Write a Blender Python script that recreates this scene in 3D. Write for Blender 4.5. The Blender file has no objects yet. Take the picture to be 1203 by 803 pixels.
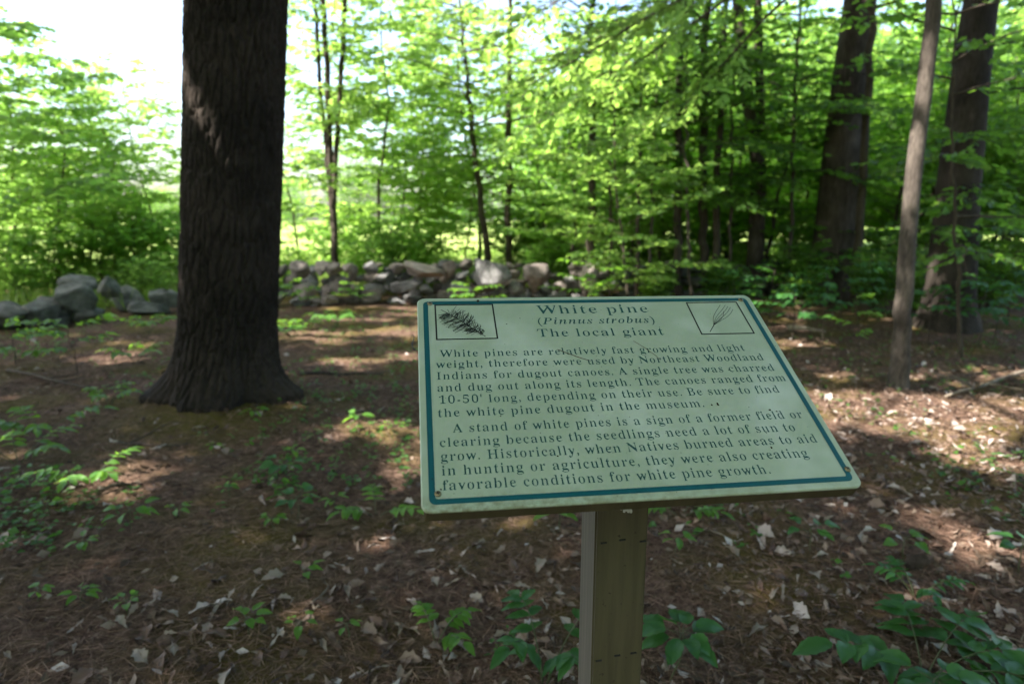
import bpy, math, random
import numpy as np
from mathutils import Vector, Matrix

# ------------------------------------------------------------------ camera, light, exposure
SC = bpy.context.scene
COL = SC.collection
PW, PH, F = 1203.0, 803.0, 748.0            # photograph size and focal length in its pixels
CAM = np.array([0.0, 0.0, 1.55]); PITCH = math.radians(11.5)
cd = bpy.data.cameras.new('camera'); cam = bpy.data.objects.new('camera', cd); COL.objects.link(cam)
cam.location = CAM; cam.rotation_euler = (math.pi/2 - PITCH, 0, 0)
cd.sensor_width = 36; cd.lens = 36*F/PW; cd.clip_start = 0.05; cd.clip_end = 2000
cd.dof.use_dof = True; cd.dof.focus_distance = 1.10; cd.dof.aperture_fstop = 3.4
SC.camera = cam

SUN_EL = math.radians(54)
SUN_H = np.array([-0.92, -0.39]); SUN_H /= np.linalg.norm(SUN_H)
SUN = np.array([SUN_H[0]*math.cos(SUN_EL), SUN_H[1]*math.cos(SUN_EL), math.sin(SUN_EL)])
W = bpy.data.worlds.new('World'); SC.world = W; W.use_nodes = True
nt = W.node_tree
sky = nt.nodes.new('ShaderNodeTexSky'); sky.sky_type = 'NISHITA'; sky.sun_disc = False
sky.sun_elevation = SUN_EL; sky.sun_rotation = math.atan2(SUN_H[0], SUN_H[1])
sky.air_density = 1.0; sky.dust_density = 3.0; sky.ozone_density = 1.0
bg = nt.nodes['Background']; bg.inputs[1].default_value = 0.15
nt.links.new(sky.outputs[0], bg.inputs[0])
ld = bpy.data.lights.new('sun', 'SUN'); ld.energy = 5.0; ld.angle = math.radians(0.5); ld.color = (1, .955, .87)
sun = bpy.data.objects.new('sun', ld); COL.objects.link(sun)
sun.rotation_euler = Vector(SUN).to_track_quat('Z', 'Y').to_euler(); sun.location = (-20, -10, 30)
vs = SC.view_settings; vs.view_transform = 'Standard'; vs.look = 'None'; vs.gamma = 1; vs.use_curve_mapping = False
vs.exposure = 2.2
SC.render.engine = 'CYCLES'
cy = SC.cycles; cy.max_bounces = 7; cy.diffuse_bounces = 5; cy.glossy_bounces = 2; cy.transmission_bounces = 5
cy.transparent_max_bounces = 8; cy.sample_clamp_indirect = 6; cy.use_denoising = True
cy.caustics_reflective = False; cy.caustics_refractive = False

# ------------------------------------------------------------------ pixel -> place
_c, _s = math.cos(PITCH), math.sin(PITCH)
def ray(px, py):
    a, b = (px - PW/2)/F, (PH/2 - py)/F
    return np.array([a, _c + b*_s, -_s + b*_c])
def at_ground(px, py, z=0.0):
    d = ray(px, py); return CAM + d*((z - CAM[2])/d[2])
def at_depth(px, py, Y):
    d = ray(px, py); return CAM + d*(Y/d[1])
def pxm(n, p):                                # n pixels at point p, in metres
    d = np.asarray(p) - CAM
    return n*(d[1]*_c - d[2]*_s)/F

# ------------------------------------------------------------------ noise
def _h(ix, iy, iz, seed):
    n = (ix*374761393 + iy*668265263 + iz*2147483647 + seed*1274126177) & 0xffffffff
    n = ((n ^ (n >> 13))*1274126177) & 0xffffffff
    n = ((n ^ (n >> 16))*2246822519) & 0xffffffff
    return ((n ^ (n >> 15)) & 0xffff)/65535.0
def vnoise(x, y, z=None, seed=0):
    x = np.asarray(x, float); y = np.asarray(y, float); z = np.zeros_like(x) if z is None else np.asarray(z, float)
    ix, iy, iz = (np.floor(v).astype(np.int64) for v in (x, y, z))
    fx, fy, fz = x-ix, y-iy, z-iz
    fx, fy, fz = (f*f*(3-2*f) for f in (fx, fy, fz))
    r = 0
    for a in (0, 1):
        for b in (0, 1):
            for c in (0, 1):
                r = r + _h(ix+a, iy+b, iz+c, seed)*(fx if a else 1-fx)*(fy if b else 1-fy)*(fz if c else 1-fz)
    return r
def fbm(x, y, z=None, seed=0, o=4):
    r, a, t = 0, 1.0, 0
    for i in range(o):
        k = 2.03**i
        r = r + a*vnoise(np.asarray(x)*k, np.asarray(y)*k, None if z is None else np.asarray(z)*k, seed+i*17)
        t += a; a *= .5
    return r/t
def worley(x, y, seed=0):
    ix, iy = np.floor(x).astype(np.int64), np.floor(y).astype(np.int64)
    f1 = np.full(x.shape, 9.0); f2 = f1.copy()
    for a in (-1, 0, 1):
        for b in (-1, 0, 1):
            cx = ix+a + _h(ix+a, iy+b, ix*0, seed); cy_ = iy+b + _h(ix+a, iy+b, ix*0, seed+5)
            d = np.hypot(x-cx, y-cy_)
            f2 = np.minimum(f2, np.maximum(f1, d)); f1 = np.minimum(f1, d)
    return f1, f2
def smooth(a, b, x):
    t = np.clip((x-a)/(b-a), 0, 1); return t*t*(3-2*t)

# ------------------------------------------------------------------ mesh building
class MB:
    def __init__(s): s.v = []; s.q = []; s.t = []; s.n = 0
    def add(s, V, Q=None, T=None):
        V = np.asarray(V, float).reshape(-1, 3); s.v.append(V)
        if Q is not None and len(Q): s.q.append(np.asarray(Q, np.int64).reshape(-1, 4) + s.n)
        if T is not None and len(T): s.t.append(np.asarray(T, np.int64).reshape(-1, 3) + s.n)
        s.n += len(V)
    def mesh(s, name, mat, smooth_=True):
        me = bpy.data.meshes.new(name)
        V = np.concatenate(s.v) if s.v else np.zeros((0, 3))
        Q = np.concatenate(s.q) if s.q else np.zeros((0, 4), np.int64)
        T = np.concatenate(s.t) if s.t else np.zeros((0, 3), np.int64)
        me.vertices.add(len(V)); me.vertices.foreach_set('co', V.astype(np.float32).ravel())
        idx = np.concatenate([Q.ravel(), T.ravel()]).astype(np.int32)
        me.loops.add(len(idx)); me.loops.foreach_set('vertex_index', idx)
        nf = len(Q) + len(T)
        st = np.concatenate([np.arange(len(Q))*4, len(Q)*4 + np.arange(len(T))*3]).astype(np.int32)
        me.polygons.add(nf); me.polygons.foreach_set('loop_start', st)
        me.polygons.foreach_set('use_smooth', np.full(nf, bool(smooth_)))
        me.update(calc_edges=True); me.validate()
        if mat: me.materials.append(mat)
        return me
def link(name, data, parent=None, loc=None, rot=None, scale=None):
    o = bpy.data.objects.new(name, data); COL.objects.link(o)
    if parent is not None: o.parent = parent
    if loc is not None: o.location = [float(v) for v in loc]
    if rot is not None: o.rotation_euler = rot
    if scale is not None: o.scale = scale if hasattr(scale, '__len__') else (scale,)*3
    return o
def tag(o, label=None, cat=None, group=None, kind=None):
    if label: o['label'] = label
    if cat: o['category'] = cat
    if group: o['group'] = group
    if kind: o['kind'] = kind
    return o
def thing(name, label, cat, loc=(0, 0, 0), rz=0.0, group=None, scale=None):
    return tag(link(name, None, None, loc, (0, 0, rz), scale), label, cat, group)
def copy_tree(o, label=None, loc=None, rz=None, scale=None, group=None):
    c = o.copy(); COL.objects.link(c)
    for ch in o.children:
        d = ch.copy(); COL.objects.link(d); d.parent = c
        for g in ch.children:
            e = g.copy(); COL.objects.link(e); e.parent = d
    if label: c['label'] = label
    if group: c['group'] = group
    if loc is not None: c.location = [float(v) for v in loc]
    if rz is not None: c.rotation_euler = (0, 0, rz)
    if scale is not None: c.scale = scale if hasattr(scale, '__len__') else (scale,)*3
    return c
def unit(v): return v/np.maximum(np.linalg.norm(v, axis=-1, keepdims=True), 1e-9)
def tube(mb, P, R, k=7):
    P = np.asarray(P, float); R = np.broadcast_to(np.asarray(R, float), (len(P),))
    T = unit(np.gradient(P, axis=0))
    ref = np.array([0, 0, 1.0]) if abs(T[0][2]) < .8 else np.array([1.0, 0, 0])
    A = unit(np.cross(T, ref)); B = np.cross(T, A)
    th = np.arange(k)*2*math.pi/k
    V = P[:, None] + R[:, None, None]*(np.cos(th)[None, :, None]*A[:, None] + np.sin(th)[None, :, None]*B[:, None])
    n = len(P); i = np.arange(n-1)[:, None]*k; j = np.arange(k)[None]; j2 = (j+1) % k
    Q = np.stack([i+j, i+j2, i+k+j2, i+k+j], -1).reshape(-1, 4)
    V = np.concatenate([V.reshape(-1, 3), P[-1:]])
    T_ = np.stack([(n-1)*k+np.arange(k), (n-1)*k+(np.arange(k)+1) % k, np.full(k, n*k)], -1)
    mb.add(V, Q, T_)
def box(mb, c, s, R=None):
    s = np.asarray(s)/2
    V = np.array([[x, y, z] for x in (-1, 1) for y in (-1, 1) for z in (-1, 1)], float)*s
    if R is not None: V = V @ np.asarray(R).T
    mb.add(V+np.asarray(c), [[0, 1, 3, 2], [4, 6, 7, 5], [0, 4, 5, 1], [2, 3, 7, 6], [0, 2, 6, 4], [1, 5, 7, 3]])
SHAPES = {   # outline in (along, across, lift): triangles fold along the midrib
    'oval': (np.array([[0, 0, 0], [.45, .5, .12], [1, 0, -.05], [.45, -.5, .12]]), [[0, 1, 2], [0, 2, 3]]),
    'lobed': (np.array([[0, 0, 0], [.28, .5, .1], [.52, .26, .04], [.68, .42, .06], [1, 0, -.08], [.68, -.42, .06], [.52, -.26, .04], [.28, -.5, .1]]),
              [[0, 1, 2], [0, 2, 4], [2, 3, 4], [0, 4, 6], [4, 5, 6], [0, 6, 7]]),
}
def add_leaves(mb, P, U, N, L, Wd, shape='oval'):
    P, U, N = (np.asarray(a, float) for a in (P, U, N))
    n = len(P)
    if not n: return
    L = np.broadcast_to(np.asarray(L, float), (n,)); Wd = np.broadcast_to(np.asarray(Wd, float), (n,))
    U = unit(U); S = unit(np.cross(N, U)); N = np.cross(U, S)
    pts, tri = SHAPES[shape]
    V = (P[:, None] + pts[None, :, 0:1]*L[:, None, None]*U[:, None] + pts[None, :, 1:2]*Wd[:, None, None]*S[:, None]
         + pts[None, :, 2:3]*Wd[:, None, None]*N[:, None])
    k = len(pts)
    T = (np.asarray(tri)[None] + (np.arange(n)*k)[:, None, None]).reshape(-1, 3)
    mb.add(V.reshape(-1, 3), None, T)

# ------------------------------------------------------------------ materials
def mat(name):
    m = bpy.data.materials.new(name); m.use_nodes = True
    t = m.node_tree; b = t.nodes['Principled BSDF']
    return m, t, b
def N_(t, kind, **kw):
    n = t.nodes.new('ShaderNode'+kind)
    for k, v in kw.items():
        if k in n.inputs: n.inputs[k].default_value = v
        else: setattr(n, k, v)
    return n
def ramp(t, fac, stops):
    r = t.nodes.new('ShaderNodeValToRGB'); e = r.color_ramp.elements
    while len(e) < len(stops): e.new(.5)
    for el, (p, c) in zip(e, stops): el.position = p; el.color = (*c, 1)
    t.links.new(fac, r.inputs[0]); return r.outputs[0]
def coords(t, scale=(1, 1, 1), which='Object'):
    tc = t.nodes.new('ShaderNodeTexCoord'); mp = t.nodes.new('ShaderNodeMapping'); mp.inputs['Scale'].default_value = scale
    t.links.new(tc.outputs[which], mp.inputs[0]); return mp.outputs[0]
def noise(t, vec, scale, detail=4, rough=.55, out=0):
    n = N_(t, 'TexNoise', Scale=scale, Detail=detail, Roughness=rough); t.links.new(vec, n.inputs['Vector']); return n.outputs[out]
def bump(t, b, h, strength, dist):
    n = N_(t, 'Bump', Strength=strength, Distance=dist); t.links.new(h, n.inputs['Height']); t.links.new(n.outputs[0], b.inputs['Normal'])
def leaf_mat(name, lo, hi, trans, tfac=.5, rough=.5):
    m, t, b = mat(name)
    g = t.nodes.new('ShaderNodeNewGeometry')
    c = ramp(t, g.outputs['Random Per Island'], [(0, lo), (.55, tuple((a+c2)/2 for a, c2 in zip(lo, hi))), (1, hi)])
    t.links.new(c, b.inputs['Base Color']); b.inputs['Roughness'].default_value = rough; b.inputs['Specular IOR Level'].default_value = .35
    tr = N_(t, 'BsdfTranslucent'); 
    mx = N_(t, 'Mix', data_type='RGBA', blend_type='MULTIPLY'); mx.inputs['Factor'].default_value = 1
    g2 = ramp(t, g.outputs['Random Per Island'], [(0, (.7, .7, .6)), (1, (1.15, 1.1, 1))])
    t.links.new(g2, mx.inputs['A']); mx.inputs['B'].default_value = (*trans, 1)
    t.links.new(mx.outputs['Result'], tr.inputs[0])
    ms = N_(t, 'MixShader'); ms.inputs[0].default_value = tfac
    t.links.new(b.outputs[0], ms.inputs[1]); t.links.new(tr.outputs[0], ms.inputs[2])
    t.links.new(ms.outputs[0], t.nodes['Material Output'].inputs[0])
    return m
def bark_mat(name, dark, light, sc=(9, 9, 1.6), strength=.8, dist=.03):
    m, t, b = mat(name); v = coords(t, sc)
    n1 = noise(t, v, 3.0, 6, .65); v2 = coords(t, (1, 1, 1)); n2 = noise(t, v2, 2.3, 3)
    mx = N_(t, 'Math', operation='MULTIPLY'); t.links.new(n1, mx.inputs[0]); t.links.new(n2, mx.inputs[1])
    t.links.new(ramp(t, mx.outputs[0], [(.12, dark), (.42, light)]), b.inputs['Base Color'])
    b.inputs['Roughness'].default_value = .92; b.inputs['Specular IOR Level'].default_value = .15
    bump(t, b, n1, strength, dist); return m

M = {}
M['leaf_a'] = leaf_mat('maple_leaf_green', (.05, .12, .025), (.10, .20, .045), (.34, .60, .11), .62)
M['leaf_b'] = leaf_mat('beech_leaf_green', (.06, .14, .03), (.12, .22, .05), (.42, .66, .14), .62)
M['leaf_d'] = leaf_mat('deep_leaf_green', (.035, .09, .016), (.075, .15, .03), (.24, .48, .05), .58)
M['leaf_f'] = leaf_mat('far_leaf_green', (.06, .12, .025), (.12, .2, .045), (.2, .36, .06), .5)
M['needle'] = leaf_mat('pine_foliage', (.02, .05, .02), (.045, .09, .03), (.04, .09, .02), .3)
M['plant'] = leaf_mat('seedling_green', (.04, .11, .022), (.075, .17, .03), (.13, .32, .03), .45, .45)
M['plant_d'] = leaf_mat('dark_seedling_green', (.022, .085, .028), (.045, .13, .04), (.07, .22, .03), .4, .38)
M['grass'] = leaf_mat('meadow_grass', (.10, .18, .03), (.20, .28, .06), (.22, .36, .05), .45)
M['bark_pine'] = bark_mat('pine_bark', (.008, .0065, .005), (.046, .034, .027), (22, 22, 9), .35, .006)
M['bark_dark'] = bark_mat('dark_bark', (.025, .019, .015), (.12, .095, .078))
M['bark_grey'] = bark_mat('grey_bark', (.026, .021, .018), (.17, .138, .115), (16, 16, 4), .8, .012)
M['bark_oak'] = bark_mat('oak_bark', (.014, .011, .009), (.065, .052, .043), (18, 18, 3.5), .8, .014)
M['twig'] = bark_mat('sapling_bark', (.03, .024, .018), (.11, .088, .066), (12, 12, 6), .3, .005)
M['stem'], t, b = mat('green_stem'); b.inputs['Base Color'].default_value = (.06, .07, .025, 1); b.inputs['Roughness'].default_value = .6
M['stick'] = bark_mat('dead_wood', (.08, .06, .045), (.32, .26, .2), (6, 6, 6), .5, .004)

# ------------------------------------------------------------------ ground
WALL = np.array([[-16, 4.5], *(at_ground(px, py)[:2] for px, py in ((-60, 392), (110, 378), (215, 362), (330, 356), (470, 352), (600, 351), (720, 350), (860, 347), (1010, 343), (1200, 338), (1330, 336)))])
def wall_y(x): return np.interp(x, WALL[:, 0], WALL[:, 1])
PINE = at_ground(272, 474) + np.array([-.05, .06, 0])
def ground_z(x, y):
    x = np.asarray(x, float); y = np.asarray(y, float)
    near = 1 - smooth(14, 30, np.hypot(x, y))
    z = (fbm(x*.35+7, y*.35, seed=3, o=3)-.5)*.16*near + (fbm(x*2.1, y*2.1, seed=8, o=3)-.5)*.05*near
    d = np.hypot(x-PINE[0], y-PINE[1])
    z = z*smooth(.0, 1.0, np.hypot(x-.2, y-1.1)) + .10*np.exp(-(d/.80)**2)
    return z - .012*np.maximum(y-16, 0)*smooth(16, 30, y)
def axis(lo, a, b, hi, st, g):
    m = list(np.arange(a, b+1e-6, st)); s = st; v = b
    while v < hi: s *= g; v += s; m.append(v)
    s = st; v = a; l = []
    while v > lo: s *= g; v -= s; l.append(v)
    return np.array(l[::-1]+m)
gx, gy = axis(-400, -7, 8, 400, .055, 1.12), axis(-60, 1.0, 12, 900, .055, 1.12)
X, Y = np.meshgrid(gx, gy)
Z = ground_z(X, Y)
fine = (np.abs(X) < 9) & (Y > .5) & (Y < 14)
Z = Z + np.where(fine, (fbm(X*9, Y*9, seed=21, o=2)-.5)*.03, 0)
nx = len(gx); i, j = np.meshgrid(np.arange(len(gy)-1), np.arange(nx-1), indexing='ij'); q = i*nx+j
mb = MB(); mb.add(np.stack([X, Y, Z], -1), np.stack([q, q+1, q+nx+1, q+nx], -1))
m, t, b = mat('forest_floor'); v = coords(t)
n1 = noise(t, v, 22, 8, .7); n2 = noise(t, v, 1.3, 3); n3 = noise(t, coords(t, (1, 1, 1)), 90, 4, .7)
floor_c = ramp(t, n1, [(.30, (.020, .012, .009)), (.5, (.085, .050, .035)), (.70, (.21, .138, .105))])
moss_c = ramp(t, n3, [(.3, (.038, .032, .007)), (.7, (.13, .10, .022))])
tcd = t.nodes.new('ShaderNodeTexCoord'); vd = N_(t, 'VectorMath', operation='DISTANCE'); t.links.new(tcd.outputs['Object'], vd.inputs[0]); vd.inputs[1].default_value = (PINE[0]+.1, PINE[1]-.45, 0)
mrd = N_(t, 'MapRange'); t.links.new(vd.outputs['Value'], mrd.inputs[0]); mrd.inputs[1].default_value = .95; mrd.inputs[2].default_value = .35
mxa = N_(t, 'Math', operation='MAXIMUM')
mx = N_(t, 'Mix', data_type='RGBA'); t.links.new(ramp(t, n2, [(.45, (0, 0, 0)), (.64, (.8, .8, .8))]), mxa.inputs[0]); t.links.new(mrd.outputs[0], mxa.inputs[1]); t.links.new(mxa.outputs[0], mx.inputs['Factor'])
t.links.new(floor_c, mx.inputs['A']); t.links.new(moss_c, mx.inputs['B'])
# meadow beyond the wall
gr = ramp(t, noise(t, v, 2.5, 6), [(.3, (.16, .24, .05)), (.7, (.34, .40, .12))])
sx = N_(t, 'SeparateXYZ'); tc = t.nodes.new('ShaderNodeTexCoord'); t.links.new(tc.outputs['Object'], sx.inputs[0])
ad = N_(t, 'Math', operation='MULTIPLY_ADD'); t.links.new(n2, ad.inputs[0]); ad.inputs[1].default_value = 3.0; t.links.new(sx.outputs[1], ad.inputs[2])
mr = N_(t, 'MapRange'); t.links.new(ad.outputs[0], mr.inputs[0]); mr.inputs[1].default_value = 14.0; mr.inputs[2].default_value = 17.0
mx2 = N_(t, 'Mix', data_type='RGBA'); t.links.new(mr.outputs[0], mx2.inputs['Factor']); t.links.new(mx.outputs['Result'], mx2.inputs['A']); t.links.new(gr, mx2.inputs['B'])
t.links.new(mx2.outputs['Result'], b.inputs['Base Color']); b.inputs['Roughness'].default_value = .95; b.inputs['Specular IOR Level'].default_value = .1
bump(t, b, n1, .8, .02)
tag(link('ground', mb.mesh('ground', m)), 'brown forest floor of needles and leaves running into a bright meadow', 'ground', kind='structure')

# ------------------------------------------------------------------ sunlight and shade: where the canopy is open
HOLES = [(1075, 487, 1.2, .55), (1005, 474, .7, .45), (1170, 500, .7, .42), (1185, 545, .35, .12), (1150, 470, .5, .12), (1110, 520, .3, .08),
         (455, 507, .42, .16), (385, 443, .55, .09), (432, 472, .25, .08), (470, 388, .5, .25), (420, 375, .4, .2), (500, 545, .25, .07), (470, 560, .2, .06),
         (350, 400, .3, .1), (40, 425, .2, .06), (1190, 440, .3, .15), (985, 440, .25, .1), (575, 372, .9, .5), (640, 365, .6, .4)]
HOLES += [(1020, 470, .55, .26), (1120, 500, .5, .2), (1140, 535, .3, .1), (1060, 515, .3, .08), (980, 500, .3, .1), (1195, 480, .4, .15)]
HOLES = [(*at_ground(a, b_)[:2], c, d) for a, b_, c, d in HOLES]
_r = np.random.default_rng(12)
for n_, xa, xb, ya, yb, ra, rb in ((16, 330, 490, 368, 470, .10, .24), (7, -10, 210, 395, 560, .06, .14), (12, 880, 1200, 560, 720, .04, .11), (10, 540, 1000, 348, 372, .1, .3), (4, 300, 480, 560, 640, .03, .06)):
    for _ in range(n_):
        HOLES.append((*at_ground(_r.uniform(xa, xb), _r.uniform(ya, yb))[:2], _r.uniform(ra, rb)*1.3, _r.uniform(ra, rb)*.8))
RAYS = []
def ray_hole(px, py, Yd, r):                  # a gap that lets the sun reach a raised place
    p = at_depth(px, py, Yd); RAYS.append((p[0]-SUN_H[0]*p[2]/math.tan(SUN_EL), p[1]-SUN_H[1]*p[2]/math.tan(SUN_EL), r))
for a in ((232, 112, PINE[1]-.28, .10), (243, 140, PINE[1]-.33, .08), (238, 2, PINE[1]-.28, .10), (1074, 200, 5.6, .20), (1066, 290, 5.6, .15), (1060, 350, 5.6, .18), (1085, 90, 5.6, .14), (1122, 250, 8.2, .13),
          (575, 318, 10.6, .35), (400, 316, 10.5, .2), (436, 314, 10.5, .2), (500, 314, 10.5, .3), (690, 316, 10.7, .25), (355, 318, 10.3, .25), (630, 320, 10.7, .25), (540, 330, 10.6, .2), (470, 325, 10.4, .25), (720, 200, 8.6, .6), (770, 150, 8.4, .6), (680, 270, 8.7, .5), (640, 60, 6.8, .7), (720, 40, 6.8, .7), (560, 60, 7.8, .7), (690, 130, 7.6, .6), (690, 300, 8.3, .3), (100, 385, 6.5, .3), (110, 560, 3.3, .2)): ray_hole(*a)
def open_sky(x, y):
    """0..1: how open the canopy is along the sun's ray that meets the ground at x, y"""
    o = np.zeros_like(x); rays = np.zeros_like(x)
    wob = (fbm(x*2.2, y*2.2, seed=40, o=3)-.5)*1.3 + (fbm(x*5.5, y*5.5, seed=41, o=2)-.5)*1.5
    for hx, hy, rx, ry in HOLES:
        d = np.sqrt(((x-hx)/rx)**2 + ((y-hy)/ry)**2)
        o = np.maximum(o, smooth(1.25, .8, d + wob))
    for hx, hy, r in RAYS:
        o2 = smooth(1.2, .8, np.hypot(x-hx, y-hy)/r + wob*.6); rays = np.maximum(rays, o2)
    dx, dy = x-PINE[0], y-PINE[1]; along = -(dx*SUN_H[0]+dy*SUN_H[1]); perp = np.abs(dx*SUN_H[1]-dy*SUN_H[0])
    strip = smooth(.75, .55, perp)*smooth(-.7, -.5, along)*smooth(2.6, 2.3, along)
    fine_ = fbm(x*1.5+3, y*1.5, seed=50, o=3)
    o = np.maximum(o, smooth(.68, .74, fine_)*smooth(4.4, 6.0, y)*smooth(-3.2, -1.8, x))
    o = np.maximum(o*(1-strip), rays)
    far = smooth(wall_y(x)+.0, wall_y(x)+2.0, y - 1.4*smooth(-3.5, -4.6, x) - 2.2*smooth(1.8, 4.2, x))
    return np.maximum(o, far*smooth(.34, .44, fbm(x*.8, y*.8, seed=60, o=3)))
SHIFT = 1/math.tan(SUN_EL)

# ------------------------------------------------------------------ tree growing
def wander(rng, a, bpt, n, amt):
    a, bpt = np.asarray(a, float), np.asarray(bpt, float); s = np.linspace(0, 1, n)[:, None]
    P = a + (bpt-a)*s
    w = np.cumsum(rng.normal(0, amt, (n, 3)), 0); w -= w[:1] + (w[-1:]-w[:1])*s; w[:, 2] *= .3
    return P + w
class Leaves:
    def __init__(s): s.P = []; s.U = []
    def put(s, p, u): s.P.append(p); s.U.append(u)
    def build(s, rng, size, shape, ratio=.64, flat=.8, base=None):
        P = np.array(s.P); U = np.array(s.U)
        if base is not None:                   # gaps in the high crown where the sun comes through
            Wp = P+np.asarray(base); k = (open_sky(Wp[:, 0]-SUN_H[0]*Wp[:, 2]*SHIFT, Wp[:, 1]-SUN_H[1]*Wp[:, 2]*SHIFT) < .5) | (Wp[:, 2] < 1.7+.27*Wp[:, 1])
            P, U = P[k], U[k]
        mb = MB(); n = len(P)
        Nn = np.array([0, 0, 1.0]) + rng.normal(0, flat, (n, 3))
        L = size*rng.uniform(.65, 1.25, n)
        add_leaves(mb, P, U, Nn, L, L*ratio*rng.uniform(.8, 1.15, n), shape); return mb
def spray(rng, wood, lv, P, r0, twig_step, twig_len, leaf_step, start=.2, k=4):
    """a limb along P with flat alternate twigs carrying leaves"""
    n = len(P); tube(wood, P, np.linspace(r0, r0*.25, n), k)
    seg = np.linalg.norm(np.diff(P, axis=0), axis=1); cum = np.concatenate([[0], np.cumsum(seg)]); LT = cum[-1]
    side = 1; d = LT*start
    while d < LT:
        p = np.array([np.interp(d, cum, P[:, a]) for a in range(3)])
        i = min(np.searchsorted(cum, d), n-1); tg = unit(P[i]-P[i-1])
        ang = side*rng.uniform(.6, 1.15); ca, sa = math.cos(ang), math.sin(ang)
        u = unit(np.array([tg[0]*ca-tg[1]*sa, tg[0]*sa+tg[1]*ca, tg[2]*.5+rng.normal(-.03, .12)]))
        tl = twig_len*rng.uniform(.5, 1.2)*(1-.55*(d/LT)**2)
        e = p + u*tl + np.array([0, 0, -.08*tl])
        tube(wood, np.array([p, (p+e)/2+np.array([0, 0, .04*tl]), e]), [r0*.22, r0*.16, r0*.08], 3)
        s2 = 1; q = leaf_step*.6
        while q < tl:
            f = q/tl; a2 = s2*rng.uniform(.5, 1.2); c2, d2 = math.cos(a2), math.sin(a2)
            lv.put(p+(e-p)*f+rng.normal(0, .012, 3), np.array([u[0]*c2-u[1]*d2, u[0]*d2+u[1]*c2, u[2]-.15+rng.normal(0, .18)]))
            s2 = -s2; q += leaf_step*rng.uniform(.7, 1.3)
        lv.put(e, u + np.array([0, 0, -.2]))
        side = -side; d += twig_step*rng.uniform(.7, 1.3)
def limb_path(rng, base, az, L, up, droop=.18, n=6):
    s = np.linspace(0, 1, n); h = L*s
    P = np.stack([base[0]+np.cos(az+.3*rng.normal()*s)*h, base[1]+np.sin(az+.3*rng.normal()*s)*h, base[2]+up*h - droop*L*s**2], -1)
    P[1:] += rng.normal(0, .03*L*.3, (n-1, 3)); return P
def understory(rng, H, r0, h0, nl, Lmax, leaf, lean=.1, stems=1, shape='lobed', twig_step=.10, twig_len=.62, prof='cone', up=.45):
    wood, lv = MB(), Leaves()
    for sidx in range(stems):
        a0 = rng.uniform(0, 6.28) + sidx*2*math.pi/stems
        sp = 0 if stems == 1 else .10
        top = np.array([math.cos(a0)*(lean*H + sp*H*(.5 if stems > 1 else 0)), math.sin(a0)*(lean*H+sp*H*.3), H*rng.uniform(.85, 1.0)])
        P = wander(rng, np.array([math.cos(a0)*sp, math.sin(a0)*sp, -.08]), top, 12, .05*H/4)
        R = np.linspace(r0, r0*.2, 12); R[0] *= 1.35
        tube(wood, P, R, 8)
        for i in range(nl//stems):
            f = (i+rng.uniform(.2, .8))/(nl//stems); z = h0/H + (1-h0/H)*f
            p = np.array([np.interp(z*11, np.arange(12), P[:, a]) for a in range(3)])
            pr = (1-.75*f) if prof == 'cone' else (.55+.9*f*(1-f)*1.8)*(1-.4*f)
            L = Lmax*pr*rng.uniform(.7, 1.15)
            spray(rng, wood, lv, limb_path(rng, p, i*2.4+a0+rng.normal(0, .35), L, up*rng.uniform(.5, 1.4)), max(.005, r0*.22*(1-z*.6)), twig_step, twig_len*(.55+.45*pr), leaf*.42)
    return wood, lv.build(rng, leaf, shape)
def make_proto(name, wood, crown, mw, ml):
    return wood.mesh(name+'_trunk', mw), crown.mesh(name+'_crown', ml, False)
def tree_from(meshes, name, label, cat, loc, rz, scale, group=None, part='trunk', part2='crown'):
    e = thing(name, label, cat, loc, rz, group, scale)
    link(part, meshes[0], e); link(part2, meshes[1], e); return e
def gz(x, y): return float(ground_z(np.array([x]), np.array([y]))[0])
def on(p): return (p[0], p[1], gz(p[0], p[1]))

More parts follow.
